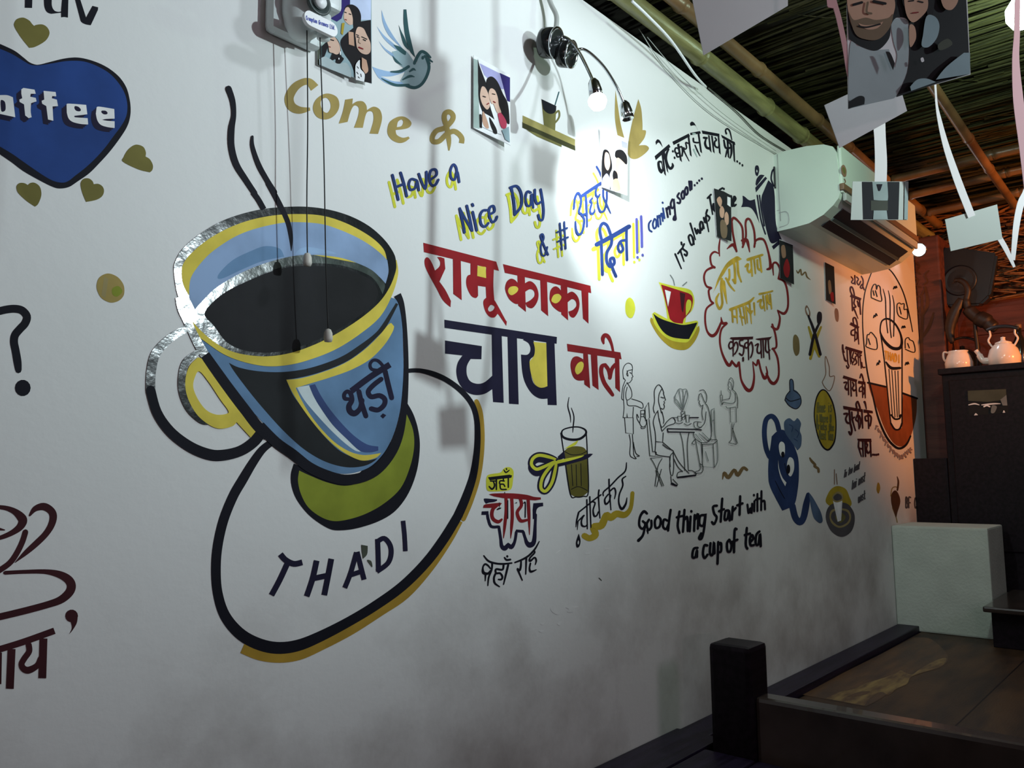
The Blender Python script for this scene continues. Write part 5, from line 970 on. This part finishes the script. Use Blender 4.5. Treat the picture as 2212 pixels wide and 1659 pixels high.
# ------------------------------------------------------------------ cabinet and what stands on it
XC = 4.25
cab = empty('cabinet', (XC, .7, 0), 'tall dark cabinet in the far corner with kettles on top', 'cabinet')
bm = bmesh.new(); box(bm, XC, 4.70, -.1, 1.0, 0, 1.56, .004); under(obj('body', bm, 'dark_wood', None), cab)
bm = bmesh.new(); box(bm, XC - .02, 4.72, -.12, 1.012, 1.56, 1.588, .004); under(obj('cabinet_top', bm, 'dark_wood', None), cab)
bm = bmesh.new(); box(bm, XC, 4.45, 1.002, WY - .002, 0, 1.17, .004); under(obj('side_cupboard', bm, 'dark_wood', None), cab)
for ya, yb in ((.46, .97), (-.06, .44)):
    bm = bmesh.new(); box(bm, XC - .012, XC, ya, yb, .75, 1.53, .004); o = under(obj('door', bm, 'dark_wood', None), cab)
    bm = bmesh.new(); lathe(bm, [(.012, 0), (.012, .006), (.005, .012), (.010, .024), (0, .028)], aim(Vector((XC - .012, ya + .05, 1.15)), (-1, 0, 0)), 14); g = obj('knob', bm, 'dark_wood', None); g.parent = o
    o_ = o
pv, nv = Vector((XC - .013, .8, 1.4)), Vector((-1, 0, 0)); fn = on_plane(pv, nv)
bm = bmesh.new(); Q = [fn(1652 + x / 3.95, 600 + y / 3.95, 0) for x, y in ((1728, 960), (2060, 945), (2078, 1152), (1742, 1180))]
quadbox(bm, Q, .002); st = tag(obj('photo_strip', bm, 'charcoal'), 'grey photo stuck to the front of the dark cabinet', 'photo print')
b = Brush(1652, 600, fn, 20); b.f('smudge', "1732,965! 2058,950! 2062,1040! 1900,1060! 1736,1050!").s('photowhite', 12, "1740,1085,.6 1790,1075 1830,1085,.5", "1850,1085,.5 1900,1080 1960,1075 2010,1075,.4", "1870,1100 1895,1090 1920,1100").f('photowhite', "1785,1175! 1800,1155 1820,1172!").f('photowhite', "2030,1152! 2040,1130 2052,1150!").f('grayline', "1940,1090 1980,1100 1960,1150 1930,1150").f('grayline', "2010,1040! 2062,1000! 2070,1090! 2030,1090!")
b.done('picture', st)
TOP = 1.588
def solid(px, py, xx): return at_x(px, py, xx)
# white enamel pot
s = 4.36 / 1780
pc = Vector((4.36, at_x(2071, 780, 4.36).y, TOP))
pot = empty('milk_pot', pc, 'small white enamel pot without lid, left of the kettle', 'pot')
bm = bmesh.new(); lathe(bm, [(0, 0), (.052, 0), (.060, .012), (.061, .035), (.050, .068), (.042, .084), (.044, .092), (.040, .092), (.036, .08), (0, .078)], Matrix.Translation(pc), 26); under(obj('body', bm, 'enamel', None), pot)
bm = bmesh.new(); tube(bm, smooth_pts([pc + Vector((0, .040, .086)), pc + Vector((-.01, .060, .09)), pc + Vector((-.01, .062, .06)), pc + Vector((0, .055, .045))], 5), .005, 8); under(obj('handle', bm, 'enamel', None), pot)
# kettle
kc = Vector((4.36, at_x(2170, 780, 4.36).y, TOP))
ket = empty('kettle', kc, 'white enamel kettle with raised dark handle and curved spout', 'kettle')
bm = bmesh.new(); lathe(bm, [(0, 0), (.058, 0), (.066, .010), (.068, .045), (.058, .080), (.044, .096), (.042, .100), (.036, .104), (0, .112)], Matrix.Translation(kc), 28); under(obj('body', bm, 'enamel', None), ket)
bm = bmesh.new(); lathe(bm, [(0, 0), (.036, .0), (.034, .008), (.012, .016), (.009, .024), (.011, .032), (0, .036)], Matrix.Translation(kc + Vector((0, 0, .104))), 22); under(obj('lid', bm, 'enamel', None), ket)
bm = bmesh.new(); tube(bm, smooth_pts([kc + Vector((-.01, .055, .03)), kc + Vector((-.015, .085, .035)), kc + Vector((-.015, .100, .065)), kc + Vector((-.015, .112, .085))], 6), [.017] * 6 + [.014] * 6 + [.010] * 7, 10); under(obj('spout', bm, 'enamel', None), ket)
for sy in (-1, 1):
    bm = bmesh.new(); tube(bm, smooth_pts([kc + Vector((0, sy * .043, .092)), kc + Vector((0, sy * .060, .125)), kc + Vector((0, sy * .050, .150)), kc + Vector((0, sy * .054, .178))], 5), .0045, 8); under(obj('handle_strap', bm, 'enamel', None), ket)
bm = bmesh.new(); tube(bm, smooth_pts([kc + Vector((0, .064, .176)), kc + Vector((0, .03, .187)), kc + Vector((0, -.02, .186)), kc + Vector((0, -.066, .170))], 6), .0085, 10); under(obj('handle_grip', bm, 'black_plastic', None), ket)
# dark lidded pot behind
dc = Vector((4.61, at_x(2080, 770, 4.61).y, TOP)); dp = empty('dark_kettle', dc, 'black kettle standing behind the small white pot', 'kettle')
bm = bmesh.new(); lathe(bm, [(0, 0), (.066, 0), (.078, .02), (.080, .06), (.066, .10), (.04, .125), (.012, .132), (.012, .145), (0, .15)], Matrix.Translation(dc), 26); under(obj('body', bm, 'black_gloss', None), dp)
bm = bmesh.new(); tube(bm, smooth_pts([dc + Vector((0, .07, .09)), dc + Vector((0, .07, .16)), dc + Vector((0, 0, .19)), dc + Vector((0, -.07, .16)), dc + Vector((0, -.07, .09))], 6), .006, 8); under(obj('handle', bm, 'black_gloss', None), dp)
gc = Vector((4.50, at_x(2212, 780, 4.5).y + .012, TOP)); bt = empty('bottle', gc, 'dark bottle at the right edge behind the kettle', 'bottle')
bm = bmesh.new(); lathe(bm, [(0, 0), (.028, 0), (.03, .01), (.03, .12), (.012, .16), (.011, .20), (0, .20)], Matrix.Translation(gc), 20); under(obj('body', bm, 'black_gloss', None), bt)
bm = bmesh.new(); lathe(bm, [(.013, .19), (.013, .21), (0, .212)], Matrix.Translation(gc), 16); under(obj('cap', bm, 'brown_plastic', None), bt)
# carved bird
bc = at_x(2107, 790, 4.46); bc.z = TOP
bird = empty('carved_bird', bc, 'dark carved wooden crane with bent neck standing on the cabinet', 'figurine')
def G(x, y, dx=0): return at_x(1652 + x / 3.95, 600 + y / 3.95, 4.46 + dx)
bm = bmesh.new(); tube(bm, smooth_pts([G(1600, 50), G(1640, 20), G(1700, 40), G(1735, 110), G(1720, 200), G(1740, 270), G(1800, 330), G(1880, 370), G(1940, 420), G(1975, 450)], 6), [.003] * 4 + [.010] * 4 + [.013] * 8 + [.014] * 8 + [.018] * 6 + [.030] * 8 + [.038] * 6 + [.032] * 6 + [.016] * 4 + [.006], 14)
under(obj('body', bm, 'carved_wood', None), bird)
for dx, x1_ in ((0, 1810), (.02, 1830)):
    bm = bmesh.new(); tube(bm, smooth_pts([G(1790, 350, dx), G(1800, 480, dx), G(1815, 600, dx), Vector((4.46 + dx, G(x1_, 700).y, TOP + .012))], 5), .009, 8); under(obj('leg', bm, 'carved_wood', None), bird)
bm = bmesh.new(); lathe(bm, [(0, 0), (.05, 0), (.05, .012), (.04, .016), (0, .018)], Matrix.Translation(Vector((4.465, G(1818, 700).y, TOP))), 22); under(obj('base', bm, 'carved_wood', None), bird)
bm = bmesh.new(); tube(bm, smooth_pts([G(1680, 180), G(1640, 260), G(1600, 350), G(1580, 450), G(1600, 560)], 5), [.016, .018, .02, .022, .024, .026, .027, .028, .028, .028, .028, .027, .026, .025, .024, .022, .02, .018, .016, .012, .008], 12); under(obj('folded_wing', bm, 'carved_wood', None), bird)

# black speaker on the plank wall
sp = empty('wall_speaker', Vector((4.70, at_x(2078, 590, 4.62).y, at_x(2078, 590, 4.62).z)), 'black tapered loudspeaker on the plank wall above the carved bird', 'loudspeaker')
OUT = [(1395, 1120), (1555, 985), (1990, 1050), (1925, 1420), (1840, 1500), (1560, 1512), (1425, 1430)]
fr = [at_x(1652 + x / 3.95, 280 + y / 3.95, 4.58) for x, y in OUT]; cc = sum(fr, Vector()) / len(fr)
bk = [Vector((4.78, cc.y + (v.y - cc.y) * .8, cc.z + (v.z - cc.z) * .8)) for v in fr]
bm = bmesh.new(); A = [bm.verts.new(v) for v in fr]; B = [bm.verts.new(v) for v in bk]; bm.faces.new(A); bm.faces.new(B[::-1])
for k in range(len(A)): bm.faces.new((A[k], B[k], B[(k + 1) % len(A)], A[(k + 1) % len(A)]))
bmesh.ops.recalc_face_normals(bm, faces=bm.faces); bmesh.ops.bevel(bm, geom=list(bm.edges), offset=.012, segments=2, affect='EDGES')
under(obj('housing', bm, 'black_plastic', None), sp)
bm = bmesh.new(); lathe(bm, [(.075, 0), (.078, .004), (.070, .005), (.05, -.004), (.02, .002), (0, .004)], aim(cc + Vector((-.001, 0, 0)), (-1, 0, 0)), 28); under(obj('cone', bm, 'black_plastic', None), sp)

# corner pillar with painted tree
bm = bmesh.new(); box(bm, 4.492, 4.78, 1.03, 1.15, 0, 2.30, .01); pil = tag(obj('wall_corner_pillar', bm, 'red_plank'), kind='structure'); pil['label'] = 'reddish wooden corner pillar painted with a brown tree'
b = Brush(1652, 600, on_plane((4.49, 1.1, 1.5), (-1, 0, 0), .0002), 2)
b.s('darkbrown', 30, "1330,1100,.8 1340,800 1335,560 1345,330,.8 1340,150,.6", "1340,330,.7 1390,220 1370,80,.6", "1335,520,.6 1400,420 1440,300,.5").s('darkbrown', 11, "1290,-130 1320,-100 1300,-60 1330,-30", "1275,0 1310,20 1290,60 1330,80", "1285,120 1300,160 1340,150 1360,110", "1320,250 1300,290 1330,320", "1400,-60 1370,-20 1390,30 1360,60")
b.done('painted_tree', pil, 'brown painted tree with curling branches')

# orange bulb and key bulb: the lamps that light the corner and the wall from outside the picture; rear and lilac fittings are added for the fill lights
for nm, p, m_, lab in (('orange_pendant', ORANGE, 'bulb_orange', 'orange pendant bulb out of frame to the right'), ('wall_bulb', KEY, 'plate_white', 'shaded white bulb on a drop cord out of frame to the right'), ('rear_fill_fitting', (-.9, -2.05, 1.3), 'plate_white', 'added socket and cord for the warm fill light behind the viewer'), ('lilac_fill_fitting', (1.6, -2.05, 2.2), 'plate_white', 'added socket and cord for the pale lilac fill light near the right wall'), ('ceiling_lamp', CEIL, 'plate_white', 'white ceiling lamp above the picture, near the painted wall')):
    e = empty(nm, Vector(p), lab, 'light bulb')
    bm = bmesh.new(); lathe(bm, [(.014, .06), (.016, .062), (.016, .10), (.004, .104), (.003, 2.425 - p[2])], Matrix.Translation(Vector(p)), 16); under(obj('socket', bm, 'black_plastic', None), e)

b = Brush(960, 960)
for q in ("905,1395 930,1380 975,1440 955,1450 920,1430", "1035,1390 1070,1380 1100,1375 1150,1385 1110,1400 1100,1430 1050,1430 1060,1405", "820,1530 860,1515 840,1540", "965,1530 1005,1510 985,1545", "805,1590 850,1580 830,1605"): b.f('white', q)
b.s('white', 5, "950,930 990,900", "1200,935 1240,930", "1375,895 1410,885").s('smudge', 7, "1320,1140 1340,1160")
b.done('plaster_chips', wall, 'small white chips where paint has flaked off the wall')
